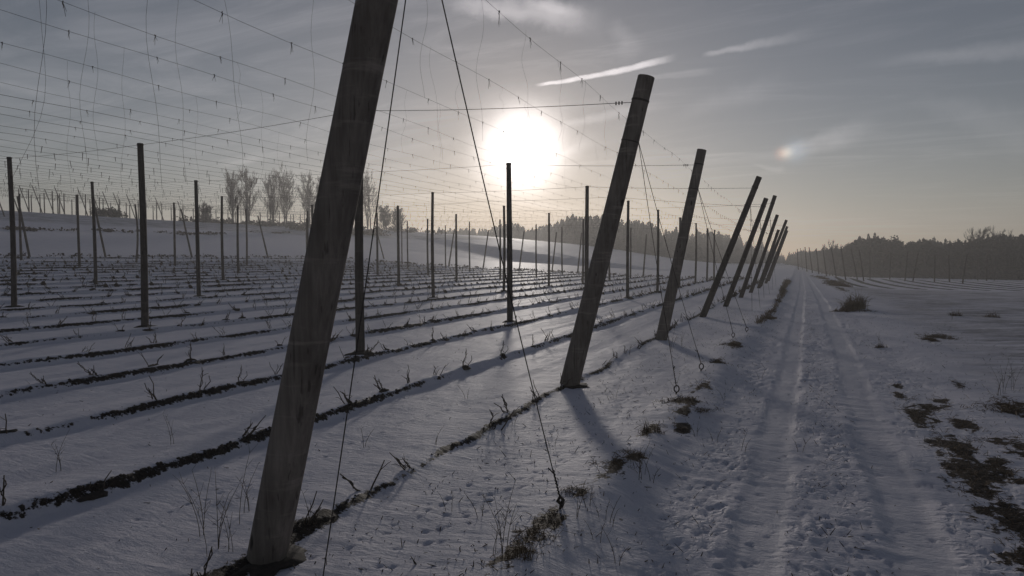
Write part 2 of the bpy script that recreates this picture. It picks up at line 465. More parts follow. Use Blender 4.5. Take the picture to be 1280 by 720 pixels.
GRID = None
def build_ground():
    global GRID
    xs, ys = nodes_x(), nodes_y()
    X, Y = np.meshgrid(xs, ys)
    z, earth, straw, tr, stub = micro(X, Y)
    hz = macro(X, Y); stub = np.maximum(stub, sst(9.0, 9.7, hz + .5 * fbm(X * .1, Y * .1, 95, 2)) * (X < -72) * (1 - sst(200, 215, Y)) * 1.0)
    far = sst(110, 150, Y) + sst(80, 100, -X)
    Z = macro(X, Y) + z * (1 - np.clip(far, 0, 1) * .5)
    Z = Z + .35 * (fbm(X * .02, Y * .02, 91, 3) - .5) * np.clip(far, 0, 1)
    # footprints: animal tracks wandering across the headland and trodden marks on the track
    def dent(px, py, rx, ry, dp):
        i0, i1 = np.searchsorted(xs, [px - rx * 2.4, px + rx * 2.4]); j0, j1 = np.searchsorted(ys, [py - ry * 2.4, py + ry * 2.4])
        if i1 - i0 < 2 or j1 - j0 < 2: return
        q = ((xs[i0:i1] - px) / rx)[None, :] ** 2 + ((ys[j0:j1] - py) / ry)[:, None] ** 2
        Z[j0:j1, i0:i1] += dp * (-np.exp(-q ** 3 * 1.1) + .16 * np.exp(-((np.sqrt(q) - 1.45) / .3) ** 2))
    rg = random.Random(5)
    trails = [((-3.9, 4.6), (-2.5, 9.6)), ((-3.2, 4.5), (-2.55, 10.2)), ((-2.9, 5.0), (-2.7, 11.0)), ((-3.6, 6.5), (-2.9, 13)), ((-3.9, 5.6), (-2.6, 7.2)), ((-1.2, 5.5), (-.7, 15)), ((-6.1, 4.6), (-5.2, 12))]
    for (a, b_) in trails:
        L = math.hypot(b_[0] - a[0], b_[1] - a[1]); n = int(L / .21)
        for k in range(n):
            t = k / n; sd = .05 if k % 2 else -.05
            w = .12 * math.sin(t * 7 + a[0] * 3)
            dent(a[0] + (b_[0] - a[0]) * t + sd + w + rg.gauss(0, .03), a[1] + (b_[1] - a[1]) * t + rg.gauss(0, .05), rg.uniform(.022, .038), rg.uniform(.03, .055), rg.uniform(.010, .02))
    for k in range(650):
        y = 5.5 * (1 + rg.random() ** 1.6 * 4.2)
        if rg.random() < .62: x = rg.gauss(.36, .26)
        elif rg.random() < .5: x = rg.gauss(-.75, .22)
        else: x = rg.gauss(1.6, .18)
        dent(x, y, rg.uniform(.02, .045), rg.uniform(.03, .07), rg.uniform(.008, .022))
    GRID = (xs, ys, Z, earth)
    ny, nx = X.shape
    co = np.stack([X, Y, Z], -1).reshape(-1, 3).astype(np.float32)
    msk = np.stack([earth, straw, tr, stub], -1).reshape(-1, 4).astype(np.float32)
    q = (np.arange(ny - 1)[:, None] * nx + np.arange(nx - 1)[None, :])
    quads = np.stack([q, q + 1, q + nx + 1, q + nx], -1).reshape(-1, 4)
    cx = (X[:-1, :-1] + X[1:, 1:]).reshape(-1) / 2; cy = (Y[:-1, :-1] + Y[1:, 1:]).reshape(-1) / 2
    on = (cx > -1.0) & (cx < 1.75) & (cy < 160)
    def make(name, sel):
        f = quads[sel]
        used, inv = np.unique(f, return_inverse=True)
        me = bpy.data.meshes.new(name)
        me.vertices.add(len(used)); me.vertices.foreach_set('co', co[used].ravel())
        n = len(f)
        me.loops.add(n * 4); me.loops.foreach_set('vertex_index', inv.reshape(-1).astype(np.int32))
        me.polygons.add(n); me.polygons.foreach_set('loop_start', np.arange(0, n * 4, 4, dtype=np.int32))
        me.polygons.foreach_set('loop_total', np.full(n, 4, dtype=np.int32))
        me.polygons.foreach_set('use_smooth', np.ones(n, dtype=bool))
        me.update(calc_edges=True)
        at = me.attributes.new('mask', 'FLOAT_COLOR', 'POINT'); at.data.foreach_set('color', msk[used].ravel())
        me.materials.append(M['snow'])
        o = link(bpy.data.objects.new(name, me)); o['kind'] = 'structure'
        return o
    o = make('snowy_field', ~on); o['label'] = 'snow covered hop field with dark furrow rows and rising slope behind'
    o = make('farm_track', on); o['label'] = 'snowy farm track with two tyre ruts running to the distance'
build_ground()

# ------------------------------------------------------------------ poles and posts
def post_tube(base, top, r0, r1, rings, n, seed, sink=.25, wobble=.012, bow=0.0):
    """round timber, local origin at base"""
    base = np.asarray(base, float); top = np.asarray(top, float)
    ax = top - base; L = np.linalg.norm(ax); t = ax / L
    a = np.cross(t, [0, 1., 0]); a /= np.linalg.norm(a); c = np.cross(t, a)
    mb = MB(); rg = random.Random(seed)
    ph = [rg.uniform(0, 6.28) for _ in range(4)]
    bx, by = rg.uniform(-1, 1) * bow, rg.uniform(-1, 1) * bow
    def ring(s, rr, bev=1.0):
        ctr = t * s + a * bx * math.sin(pi * max(0, s) / L) + c * by * math.sin(pi * max(0, s) / L)
        for k in range(n):
            an = 2 * pi * k / n
            q = rr * (1 + wobble * (math.sin(2 * an + ph[0]) + .6 * math.sin(3 * an + ph[1] + s * .7) + .5 * math.sin(s * 3.1 + ph[2])))
            mb.v.append(tuple(ctr + (a * math.cos(an) + c * math.sin(an)) * q))
    ss = [-sink] + [L * i / rings for i in range(rings + 1)]
    for s in ss:
        f = max(0, s) / L
        ring(s, (r0 * (1 - f) + r1 * f))
    ring(L + .012, r1 * .93)
    m = len(ss) + 1
    for i in range(m - 1):
        for k in range(n):
            q = i * n
            mb.f.append((q + k, q + (k + 1) % n, q + n + (k + 1) % n, q + n + k))
    e = (m - 1) * n
    mb.f.append(tuple(e + k for k in range(n)))
    return mb, t, a, c, L

def collar(t, a, c, s, r, wire_r, turns=2, kind='wire'):
    mb = MB(); pts = []
    for i in range(turns * 14 + 1):
        an = 2 * pi * i / 14
        pts.append(t * (s + i * wire_r * 2.2 / 14) + (a * math.cos(an) + c * math.sin(an)) * (r + wire_r * .6))
    mb.tube(pts, wire_r, 5)
    return mb

# leaning edge poles: base x, y ; top dx, dz ; radii
LEAN = [(-4.22, 4.36, 1.56, 5.98, .168, .150), (-4.34, 13.0, 1.545, 6.14, .205, .165), (-4.15, 21.9, 1.23, 6.13, .19, .145), (-4.06, 31.3, 2.35, 6.28, .15, .125),
        (-3.8, 38.9, 2.05, 5.98, .145, .125), (-3.72, 48.4, 2.1, 6.95, .15, .13), (-3.6, 56.5, 1.9, 6.2, .15, .13), (-3.5, 65.7, 1.65, 5.4, .15, .13), (-3.55, 69.7, 2.28, 6.5, .15, .13), (-3.5, 79.6, 2.14, 6.35, .15, .13), (-3.6, 89.0, 2.1, 6.3, .15, .13)]
LEAN_LABEL = ['massive weathered leaning pole nearest the camera, its top out of frame', 'thick grey leaning pole with flat sawn top, second from the camera',
              'grey leaning pole with flat top, third from the camera', 'slim dark leaning pole, fourth from the camera, steeply tilted',
              'slim dark leaning pole, fifth from the camera', 'long dark leaning pole, sixth from the camera', 'pale leaning pole, seventh from the camera beside the verge',
              'short leaning pole, eighth from the camera', 'leaning pole far down the track, ninth from the camera', 'leaning pole far down the track, tenth from the camera', 'farthest leaning pole at the end of the edge row']
edge_att = []
for i, (bx, by, dx, dz, r0, r1) in enumerate(LEAN):
    z0 = gz(bx, by) - .02
    e = empty('leaning_pole', (bx, by, z0)); tag(e, LEAN_LABEL[i], 'hop pole', 'leaning edge poles along the track')
    mb, t, a, c, L = post_tube((0, 0, 0), (dx, 0, dz), r0, r1, 40 if i < 3 else 12, 36 if i == 0 else 22 if i < 3 else 12, 100 + i, .3)
    if i == 0:       # long drying crack down the right side
        vs = []
        for v in mb.v:
            p = np.array(v); s = p @ t; q = p - t * s
            an = math.atan2(q @ c, q @ a)
            cen = -.55 + .12 * math.sin(s * 1.7)
            if .6 < s < 4.3:
                k = math.exp(-((an - cen) / .09) ** 2)
                q = q * (1 - .16 * k)
            vs.append(tuple(t * s + q))
        mb.v = vs
    mb.build('post', M['pole'] if i < 3 else M['post'], e)
    cap = MB(); n = 22
    cap.v = [tuple(t * (L + .015) + (a * math.cos(2 * pi * k / n) + c * math.sin(2 * pi * k / n)) * r1 * .88) for k in range(n)]
    cap.f = [tuple(range(n))]
    cap.build('sawn_end', M['cut'], e)
    s1, s2 = L * .925, L * (.80 if i else .90)
    collar(t, a, c, s1, r1 * 1.02, .006 if i < 3 else .01, 3).build('cable_collar', M['cable'], e)
    collar(t, a, c, s2, r1 + (r0 - r1) * .2, .006 if i < 3 else .01, 2).build('cable_collar', M['cable'], e)
    if i < 3:
        p = t * s1 + np.array([-r1 - .01, -.02, 0])
        for q in (0, .06, .12):
            hk = MB(); hk.tube([p + np.array([-.18 - q, 0, -.03]), p + np.array([-.18 - q, 0, .035])], .014, 6); hk.build('cable_clamp', M['cable'], e)
    if i < 4:      # loose earth heaped round the foot
        rr = random.Random(i + 60); cl = MB()
        rad_ = [[rr.uniform(.7, 1.3) for _ in range(18)] for _ in range(4)]
        for lv, (k_, z_) in enumerate(((1.9, -.08), (1.5, -.005), (1.2, .02), (.6, .03))):
            for q in range(18):
                an = 2 * pi * q / 18; side = 1.25 if math.cos(an) > 0 else .75
                cl.v.append((math.cos(an) * r0 * k_ * rad_[lv][q] * side, math.sin(an) * r0 * k_ * rad_[lv][q] * 1.25, z_ * rr.uniform(.6, 1.4)))
        for lv in range(3):
            for q in range(18): cl.f.append((lv * 18 + q, lv * 18 + (q + 1) % 18, lv * 18 + 18 + (q + 1) % 18, lv * 18 + 18 + q))
        cl.build('earth_collar', M['earth'], e)
    o3 = np.array([bx, by, z0])
    edge_att.append((o3 + t * s1 - np.array([r1, 0, 0]), o3 + t * s2 + np.array([r1, 0, 0]), o3 + t * (L * .985) + np.array([r1, 0, 0])))

# inner upright posts
POSTS = [(-31.1, 17.7), (-49.8, 28.5), (-70.3, 40.8), (-59.2, 39.2), (-40.2, 27.6), (-21.2, 16.3), (-68.0, 51.4), (-59.2, 49.1), (-30.4, 26.7), (-41.1, 38.4), (-48.9, 47.5), (-59.1, 58.7), (-68.5, 80),
         (-40.0, 57.4), (-30.0, 46.0), (-49.7, 78.5), (-60, 93), (-38.6, 65.2), (-20.6, 35.4), (-50.0, 89.7), (-30.2, 56.3), (-39.8, 77.9), (-20.3, 45.3), (-10.75, 24.6), (-29.4, 75.3), (-20.4, 55.3), (-30.1, 86.9), (-10.5, 43.6),
         (-20.1, 84.9), (-10.4, 53.2), (-10.4, 74.1), (-10.3, 83), (-9.9, 87), (-10.6, 14.4), (-10.5, 34.3), (-20.6, 25.8), (-10.4, 63.5), (-20.3, 65), (-20.2, 75), (-30.2, 36.6), (-30, 66), (-40, 47.5), (-40, 88), (-49.5, 58), (-49.6, 68)]
LINES = [-10.5, -20.4, -30.1, -40, -49.7, -59.3, -69]
byline = {}
for (x, y) in POSTS:
    k = min(range(len(LINES)), key=lambda q: abs(LINES[q] - x)); byline.setdefault(k, []).append((x, y))
PH = 6.45
post_tops = []
for k in byline:
    for j, (x, y) in enumerate(sorted(byline[k], key=lambda p: p[1])):
        rg = random.Random(int(x * 131 + y * 17))
        z0 = gz(x, y) - .02
        r = {0: .108, 1: .104}.get(k, .1) * rg.uniform(.92, 1.1)
        tx, ty = rg.uniform(-.05, .05), rg.uniform(-.05, .05)
        e = empty('hop_post', (x, y, z0))
        tag(e, 'upright hop post, %s from the front in the %s line beyond the leaning poles' % (ORD[j], ORD[k]), 'hop post', 'upright posts inside the hop field')
        mb, t, a, c, L = post_tube((0, 0, 0), (tx, ty, PH + rg.uniform(-.08, .08)), r * 1.08, r * .86, 10, 14, rg.randint(0, 9999), .2, .015, .05 if (x, y) != (-68.0, 51.4) else .25)
        mb.build('post', M['post'], e)
        if math.hypot(x, y) < 65:
            collar(t, a, c, L - .06, r * .88, .01, 2).build('wire_collar', M['cable'], e)
            cl = MB(); rr = random.Random(int(x * 77 + y))
            rad_ = [[rr.uniform(.75, 1.25) for _ in range(14)] for _ in range(4)]
            for lv, (r_, z_) in enumerate(((.36, -.06), (.27, .03), (.19, .07), (.05, .10))):
                for q in range(14):
                    an = 2 * pi * q / 14; cl.v.append((math.cos(an) * r_ * rad_[lv][q], math.sin(an) * r_ * 1.4 * rad_[lv][q], z_ + rr.uniform(-.012, .012)))
            for lv in range(3):
                for q in range(14): cl.f.append((lv * 14 + q, lv * 14 + (q + 1) % 14, lv * 14 + 14 + (q + 1) % 14, lv * 14 + 14 + q))
            cl.f.append(tuple(range(42, 56)))
            cl.build('earth_collar', M['earth'], e, smooth=False)
        post_tops.append((x, y, z0 + L - .04))

# slanted stay posts at the far left edge and the far end of the field
FAR_LEAN = [((132, 327), (114, 252)), ((240, 328), (222, 261)), ((335, 329), (316, 267)), ((480, 329), (466, 278)), ((561, 331), (568, 280)), ((604, 336), (613, 282)), ((649, 339), (658, 282)), ((722, 343), (729, 284)), ((804, 348), (809, 282)), ((37, 326), (21, 246)), ((408, 327), (399, 268)), ((848, 349), (856, 284)), ((690, 341), (697, 283))]
for i, (b_, t_) in enumerate(FAR_LEAN):
    left = i < 4 or i in (9, 10)
    gx, gy, g0 = G(*b_)
    if left:   gx0 = -72.0; sc = gx0 / ray(*b_)[0]; gy = ray(*b_)[1] * sc; gx = gx0
    else:      sc = 97.0 / ray(*b_)[1]; gx = ray(*b_)[0] * sc; gy = 97.0
    z0 = gz(gx, gy)
    rr = ray(*t_)
    if left: dx, dy = -2.0, .2
    else: dx, dy = .0, 2.0
    e = empty('stay_post', (gx, gy, z0))
    if left: lab = 'outward leaning stay post on the far left field edge, %s from the left' % ORD[[9, 0, 1, 2, 10, 3].index(i)]
    else: lab = 'outward leaning stay post on the far end of the field, %s from the left' % ORD[[4, 5, 6, 12, 7, 8, 11].index(i)]
    tag(e, lab, 'hop post', 'stay posts on the far field edges')
    mb, *_ = post_tube((0, 0, 0), (dx, dy, 6.2), .12, .1, 6, 10, 300 + i, .3)
    mb.build('post', M['post'], e)

# ------------------------------------------------------------------ cross cables
for k in range(10):
    a0 = edge_att[k][0]
    pts = [a0]
    for q, lx in enumerate(LINES):
        yy = a0[1] + .15 * (-lx - 4.3)
        best = min(post_tops, key=lambda p: abs(p[0] - lx) * 2 + abs(p[1] - yy))
        if abs(best[0] - lx) < 2 and abs(best[1] - yy) < 3.5: pts.append(np.array(best))
        elif yy < FIELD_Y1: pts.append(np.array([lx, yy, mz(lx, yy) + PH]))
    if len(pts) < 2: continue
    full = []
    for p, q in zip(pts[:-1], pts[1:]):
        for s in range(6):
            f = s / 6; full.append(p * (1 - f) + q * f - np.array([0, 0, .05 * 4 * f * (1 - f)]))
    full.append(pts[-1])
    mb = MB(); mb.tube(full, .0065 if k < 3 else .008, 5)
    o = mb.build('cross_cable', M['cable'])
    tag(o, 'steel cross cable running left from the top of the %s leaning pole' % ORD[k], 'cable', 'cross cables from the leaning poles to the posts')

# ------------------------------------------------------------------ trellis wires along the rows with twine ends
WX = [-4.05, -5.8, -7.75, -9.5, -10.62, -12.3, -13.7, -15.1, -16.3, -17.9, -19.0, -20.9]
while WX[-1] > -71: WX.append(WX[-1] - 1.61)
tie_meshes = []
for v in range(6):
    rg = random.Random(v * 3 + 1); mb = MB()
    mb.tube([(0, -.02, .015), (0, .02, .012), (.012, 0, -.02), (0, 0, -.05)], .012, 5)
    for q in range(2 + v % 2):
        l = rg.uniform(.1, .26); ox, oy = rg.uniform(-.07, .07), rg.uniform(-.07, .07)
        mb.tube([(0, 0, -.02), (ox * .5, oy * .5, -l * .5), (ox * .9 + rg.uniform(-.02, .02), oy, -l)], [.006, .005, .004], 4)
    tie_meshes.append(mb.mesh('twine_end', M['twine']))
strand_top = {}
for i, wx in enumerate(WX):
    rg = random.Random(900 + i)
    wz = mz(wx, 40) + 6.22 + (0 if i == 0 else .03)
    pts = []
    y = -4.0
    while y <= 97:
        pts.append(np.array([wx + .04 * math.sin(y * .3 + i), y, wz - .05 * math.sin(pi * ((y - 4.3) % 9.3) / 9.3) + .02 * math.sin(y * 1.1 + i)]))
        y += .9
    mb = MB(); mb.tube(pts, .003 if i < 8 else .0048, 4, False)
    o = mb.build('trellis_wire', M['wire'])
    if i < 14:
        tag(o, 'thin overhead trellis wire hung with twine ends, %s from the track side' % ORD[i], 'wire', 'trellis wires along the rows')
    else:
        tag(o, 'thin overhead trellis wire over the far rows among many like it', 'wire', 'trellis wires over the far rows')
    rest = MB(); nind = 0
    y = rg.uniform(-1, .3)
    while y < 96:
        yy = y + rg.uniform(-.12, .12)
        f = np.interp(yy, [p[1] for p in pts], [p[2] for p in pts]); fx = np.interp(yy, [p[1] for p in pts], [p[0] for p in pts])
        d = math.hypot(wx, yy)
        if yy > 1.0 and rg.random() < .9:
            if i < 13 and yy < 48 and nind < 40:
                t_ = bpy.data.objects.new('twine_end', tie_meshes[rg.randrange(6)])
                t_.location = (fx, yy, f); t_.rotation_euler = (0, 0, rg.uniform(0, 6.28)); t_.scale = (.6, .6, rg.uniform(.5, .95))
                link(t_, o); nind += 1
            else:
                l = rg.uniform(.12, .3)
                rest.tube([(fx, yy, f + .02), (fx + rg.uniform(-.04, .04), yy + rg.uniform(-.04, .04), f - l)], [.014, .009], 3)
        y += 1.42
    if rest.v:
        r_ = rest.build('twine_scraps', M['twine'], o); r_['kind'] = 'stuff'

# long loose strands hanging from the wires
STRANDS = [(49, 2, 240, 1.0), (68, 1, 235, .2), (120, 2, 215, .25), (200, 1, 235, .3), (228, 2, 230, .15), (281, 1, 235, .4), (302, 3, 150, .15), (395, 1, 200, .15), (128, 3, 200, .1), (604, 0, 175, .25), (655, 0, 150, .2), (540, 1, 200, .3), (698, 0, 175, .15),
           (729, 0, 190, .15), (535, 0, 120, .1), (575, 1, 150, .15), (627, 1, 140, .15), (657, 1, 160, .1), (754, 0, 200, .1), (780, 0, 190, .1), (509, 2, 190, .15), (455, 3, 190, .1), (550, 2, 210, .1), (704, 1, 240, .1), (745, 1, 260, .1), (330, 4, 230, .1), (160, 4, 240, .1), (93, 5, 240, .1), (250, 5, 250, .1), (350, 6, 250, .1)]
for n_, (xs_, wi, yend, amp) in enumerate(STRANDS):
    wx = WX[wi]; rg = random.Random(70 + n_)
    az = math.atan((xs_ - 640) / F) - YAW
    y = wx / math.tan(az)
    if y < .6: continue
    zt = mz(wx, y) + 6.22
    p0 = CAM + np.array([wx, y, zt]) - CAM
    dep = (np.array([wx, y, zt]) - CAM) @ FW
    zb = CAMH + (325 - yend) / F * dep
    pts = []
    for k in range(15):
        f = k / 14
        sw = amp * .35 * (math.sin(f * 4.2 + n_) - math.sin(n_)) * f + .03 * math.sin(f * 11 + n_ * 2)
        pts.append((wx + sw * RT[0], y + sw * RT[1], zt * (1 - f) + zb * f))
    mb = MB(); mb.tube(pts, .0016, 3, False)
    o = mb.build('hanging_twine', M['twine'])
    if n_ == 0: lab = 'long twine strand with a wide bend hanging at the far left sky'
    elif n_ < 9: lab = 'long loose twine strand hanging against the sky left of the nearest leaning pole'
    else: lab = 'faint loose twine strand hanging between the two nearest leaning poles'
    if n_ >= 25: lab = 'long loose twine strand hanging against the sky left of the nearest leaning pole'
    tag(o, lab, 'twine', 'loose twine strands hanging from the trellis')

# ------------------------------------------------------------------ guy cables and their ground anchors
ANCH = {0: [(400, 770), (700, 648)], 1: [(845, 497), (876, 471)], 2: [(916, 428), (933, 418)], 3: [(940, 395), (950, 389)], 4: [(955, 377), (962, 372)], 5: [(966, 366), (970, 362)]}
for i, an in ANCH.items():
    for j, p in enumerate(an):
        x, y, z = G(*p); z = gz(x, y)
        top = edge_att[i][1] if (i or j) else edge_att[i][2]
        bot = np.array([x, y, z + (.17 if i else .10)])
        d = top - bot
        pts = [bot + d * f - np.array([0, 0, .16 * 4 * f * (1 - f) * .5]) for f in np.linspace(0, 1, 13)]
        mb = MB(); mb.tube(pts, (.0048 if j == 0 else .0055) if i < 1 else .0065 if i < 2 else .008, 5)
        tw = 'guy_cable'
        o = mb.build(tw, M['cable'])
        tag(o, 'dark guy cable from the %s leaning pole down to its %s ground anchor' % (ORD[i], ['first', 'second'][j] if i else ['nearer', 'farther'][j]), 'cable', 'guy cables of the leaning poles')
        if i < 3:
            if (i, j) == (0, 0): continue
            w = MB(); dd = d / np.linalg.norm(d)
            a = np.cross(dd, [0, 0, 1.]); a /= np.linalg.norm(a); c = np.cross(dd, a)
            w.tube([bot + dd * (.02 + .34 * s / 40) + (a * math.cos(s * 1.3) + c * math.sin(s * 1.3)) * .009 for s in range(41)], .006, 5)
            w.tube([bot + dd * .3, bot + dd * .36 + a * .06], .007, 5)
            w.build('cable_splice', M['cable'], o)
            e = empty('ground_anchor', (x, y, z))
            tag(e, 'rusty iron eye anchor holding the %s guy cable of the %s leaning pole' % (['first', 'second'][j] if i else ['nearer', 'farther'][j], ORD[i]), 'anchor', 'ground anchors of the guy cables')
            ro = MB(); ro.tube([(0, 0, -.3), (0, 0, .0), (.01, 0, .05)], .014, 8); ro.build('rod', M['cable'], e)
            ey = MB(); ey.tube([(.01 + .046 * math.cos(q), .02 * math.sin(q), .105 + .06 * math.sin(q)) for q in np.linspace(0, 2 * pi, 17)] if i else [(.01, 0, .02), (.03, .01, .09), (.0, 0, .13), (-.02, -.01, .08), (.015, 0, .05)], .013 if i else .02, 6); ey.build('eye', M['cable'], e)

# ------------------------------------------------------------------ hop stubs
stub_meshes = []
for v in range(9):
    rg = random.Random(v + 40); mb = MB()
    n = rg.choice([2, 2, 3, 3, 4, 5])
    main = rg.uniform(0, 6.28)
    for q in range(n):
        an = main + rg.gauss(0, .9); lean = rg.uniform(.1, 1.1); l = rg.uniform(.14, .40)
        d = np.array([math.cos(an) * lean, math.sin(an) * lean, 1.]); d /= np.linalg.norm(d)
        b0 = np.array([rg.uniform(-.06, .06), rg.uniform(-.06, .06), -.05])
        side = np.array([rg.uniform(-1, 1), rg.uniform(-1, 1), 0]) * .03
        pts = [b0, b0 + d * l * .35 + side, b0 + d * l * .7 - side * .4, b0 + d * l + side * .7]
        mb.tube(pts, [.0085, .007, .006, .0045], 5)
        for w in range(rg.randint(0, 2)):
            s = pts[rg.randint(1, 2)]; dd = np.array([rg.uniform(-1, 1), rg.uniform(-1, 1), rg.uniform(.1, .8)]) * rg.uniform(.06, .16)
            mb.tube([s, s + dd * .6, s + dd + [0, 0, rg.uniform(-.03, .03)]], [.0038, .003, .002], 4)
        if rg.random() < .4:   # twisted second strand
            mb.tube([b0 + d * l * f + np.array([math.cos(f * 14), math.sin(f * 14), 0]) * .016 for f in np.linspace(0, .9, 12)], .005, 4)
    me = mb.mesh('hop_stub', M['bine'])
    cl = MB(); jit = [[rg.uniform(.6, 1.35) for _ in range(9)] for _ in range(4)]
    for lv, (r_, z_) in enumerate(((.12, -.06), (.105, .01), (.07, .045), (.02, .06))):
        for q in range(9):
            an = 2 * pi * q / 9; cl.v.append((math.cos(an) * r_ * jit[lv][q] * .8, math.sin(an) * r_ * 1.8 * jit[lv][q], z_ + rg.uniform(-.015, .015)))
    for lv in range(3):
        for q in range(9): cl.f.append((lv * 9 + q, lv * 9 + (q + 1) % 9, lv * 9 + 9 + (q + 1) % 9, lv * 9 + 9 + q))
    cl.f.append(tuple(range(27, 36)))
    stub_meshes.append((me, cl.mesh('earth_clod', M['earth'], False)))
cand = []
for ri, rx in enumerate(ROWS):
    rg = random.Random(ri * 13 + 2)
    y = 2.5 + rg.uniform(0, 1.4)
    while y < 96:
        x = rx - .04 + rg.uniform(-.08, .08); yy = y + rg.uniform(-.2, .2)
        if rg.random() < .92:
            px, py = proj((x, yy, mz(x, yy))) if (np.array([x, yy, 0]) - CAM) @ FW > .5 else (-999, 0)
            if -30 < px < 1310 and py < 760: cand.append((math.hypot(x, yy), ri, x, yy))
        y += 1.08
cand.sort()
far_stub = MB()
for n_, (d, ri, x, y) in enumerate(cand):
    rg = random.Random(n_ + 3000)
    if n_ < 290:
        me, cm = stub_meshes[rg.randrange(9)]
        o = bpy.data.objects.new('hop_stub', me); link(o)
        o.location = (x, y, gz(x, y)); o.rotation_euler = (0, 0, rg.uniform(0, 6.28))
        s = rg.uniform(.95, 1.45); o.scale = (s, s, s)
        tag(o, 'dry cut hop stub in the %s furrow row beyond the track' % ORD[ri], 'hop stub', 'hop stubs in the %s furrow row' % ORD[ri])
        if ri and rg.random() < .42:
            c = bpy.data.objects.new('earth_clod', cm); link(c, o); c.scale = (rg.uniform(.4, .8), rg.uniform(.4, .9), rg.uniform(.3, .75)); c.rotation_euler = (0, 0, rg.uniform(-.5, .5) - o.rotation_euler.z)
    else:
        z = mz(x, y) + .1
        for q in range(rg.choice([1, 2, 2, 3])):
            an = rg.uniform(0, 6.28); le = rg.uniform(.05, .3); hh = rg.uniform(.15, .4)
            far_stub.tube([(x, y + rg.uniform(-.05, .05), z - .1), (x + math.cos(an) * le, y + math.sin(an) * le, z + hh)], [.022, .013], 3, False)
        if rg.random() < .7:
            sz = rg.uniform(.05, .12)
            far_stub.tube([(x + .05, y, z - .12), (x + .04, y, z), (x + .04, y, z + sz)], [sz * 1.6, sz * 1.3, sz * .4], 5)
o = far_stub.build('distant_hop_stubs', M['bine'])
tag(o, 'countless tiny hop stubs speckling the distant furrow rows', 'hop stubs', kind='stuff')

# ------------------------------------------------------------------ grass tufts, weeds and clods
def tuft_mesh(name, n, h, spread, seed, mt, curl=.5, w=.003):
    rg = random.Random(seed); mb = MB()
    cents = [(rg.gauss(0, .3) * spread, rg.gauss(0, .4) * spread, rg.uniform(.4, 1.0)) for _ in range(9)]
    for q in range(n):
        cx, cy, k = rg.choice(cents)
        b0 = np.array([cx + rg.gauss(0, .16) * spread, cy + rg.gauss(0, .2) * spread, -.03])
        r = math.hypot(b0[0], b0[1]) / spread
        a2 = rg.uniform(0, 6.28); l = h * k * rg.uniform(.3, 1.15) * max(.35, 1.1 - .45 * r); cu = rg.uniform(.1, 1.6) * curl
        d = np.array([math.cos(a2), math.sin(a2), 0])
        p1 = b0 + d * l * .3 * cu + np.array([0, 0, l * .5]); p2 = p1 + d * l * .75 * cu + np.array([0, 0, l * (.45 - .6 * cu)])
        mb.tube([b0, p1, p2], [w, w * .8, w * .3], 3, False)
    return mb.mesh(name, mt)
TUFT = [tuft_mesh('grass_tuft', 260, .15, .26, 1, M['straw'], .9), tuft_mesh('grass_tuft', 150, .24, .16, 2, M['straw'], .5), tuft_mesh('grass_tuft', 300, .10, .32, 3, M['straw'], 1.1), tuft_mesh('grass_tuft', 380, .15, .34, 4, M['mid'], .8, .006), tuft_mesh('grass_tuft', 460, .5, .26, 5, M['pale'], .4, .004)]
TUFTS = [(670, 685, 0, 1.2, 'brown grass tuft on the bare bank right of the nearest pole foot'), (655, 712, 1, 1., 'brown grass tuft at the bottom picture edge on the bare bank'),
         (690, 660, 2, .8, 'flattened grass tuft right beside the large near guy anchor'), (722, 628, 0, .8, 'small grass tuft just beyond the large near guy anchor'),
         (765, 592, 2, 1.1, 'flattened grass tuft on the dark bank patch below the second leaning pole'), (790, 578, 0, .8, 'small grass tuft at the upper end of the dark bank patch'),
         (813, 548, 1, 1.3, 'pale upright grass tuft on the snowy bank right of the second leaning pole'), (850, 510, 0, 1.5, 'brown grass mound under the first anchor of the second leaning pole'),
         (868, 520, 2, 1.0, 'dark grass clump just right of the brown mound below the anchor'), (897, 458, 0, 1.3, 'dark grass mound on the bank between two pairs of anchors'),
         (914, 436, 0, 1.5, 'brown grass mound under the anchor of the third leaning pole'), (1260, 512, 0, 2.4, 'wide dark grass patch at the right picture edge above the bare earth'),
         (1068, 386, 4, 3.0, 'large pale round grass bush standing alone right of the track'), (1062, 388, 0, 3.5, 'dark low grass at the left foot of the pale round bush'),
         (966, 390, 1, 2.6, 'tall brown grass on the bank nearest the end of the bare strip'), (958, 399, 0, 2.6, 'low brown grass at the front of the long bare strip'), (973, 378, 1, 3.5, 'tall brown grass midway along the distant bank strip'), (978, 365, 1, 4.5, 'tall grass clump at the far bend of the bank strip'), (984, 352, 1, 6., 'farthest tall grass clump beside the end of the track'),
         (1052, 358, 0, 5.5, 'dark rounded grass head at the near tip of the ridge'), (1040, 354, 0, 6.5, 'dark grass on the ridge behind its near tip'), (1022, 346, 0, 6.5, 'thin dark grass at the far tail of the ridge'),
         (1045, 356, 0, 6.5, 'dark grass ridge end nearest the camera right of the far track'), (1036, 352, 0, 6, 'dark grass ridge middle right of the far track'), (1027, 348, 0, 6, 'dark grass ridge far end beside the track'),
         (1160, 425, 1, 1.6, 'thin grass tuft in the snow right of the track bend'), (1195, 395, 1, 2.2, 'faint grass tuft out in the snowy stubble'), (1240, 396, 1, 2.2, 'faint grass tuft farther right in the snowy stubble'), (1100, 432, 1, 1.3, 'sparse grass tuft on the right shoulder of the track'),
         (1142, 494, 2, .9, 'low dark tuft at the top of the bare earth patch'), (1230, 545, 2, 1.0, 'low dark tuft right of the bare earth patch'), (1255, 580, 2, .9, 'ragged tuft at the right edge beside the bare earth')]
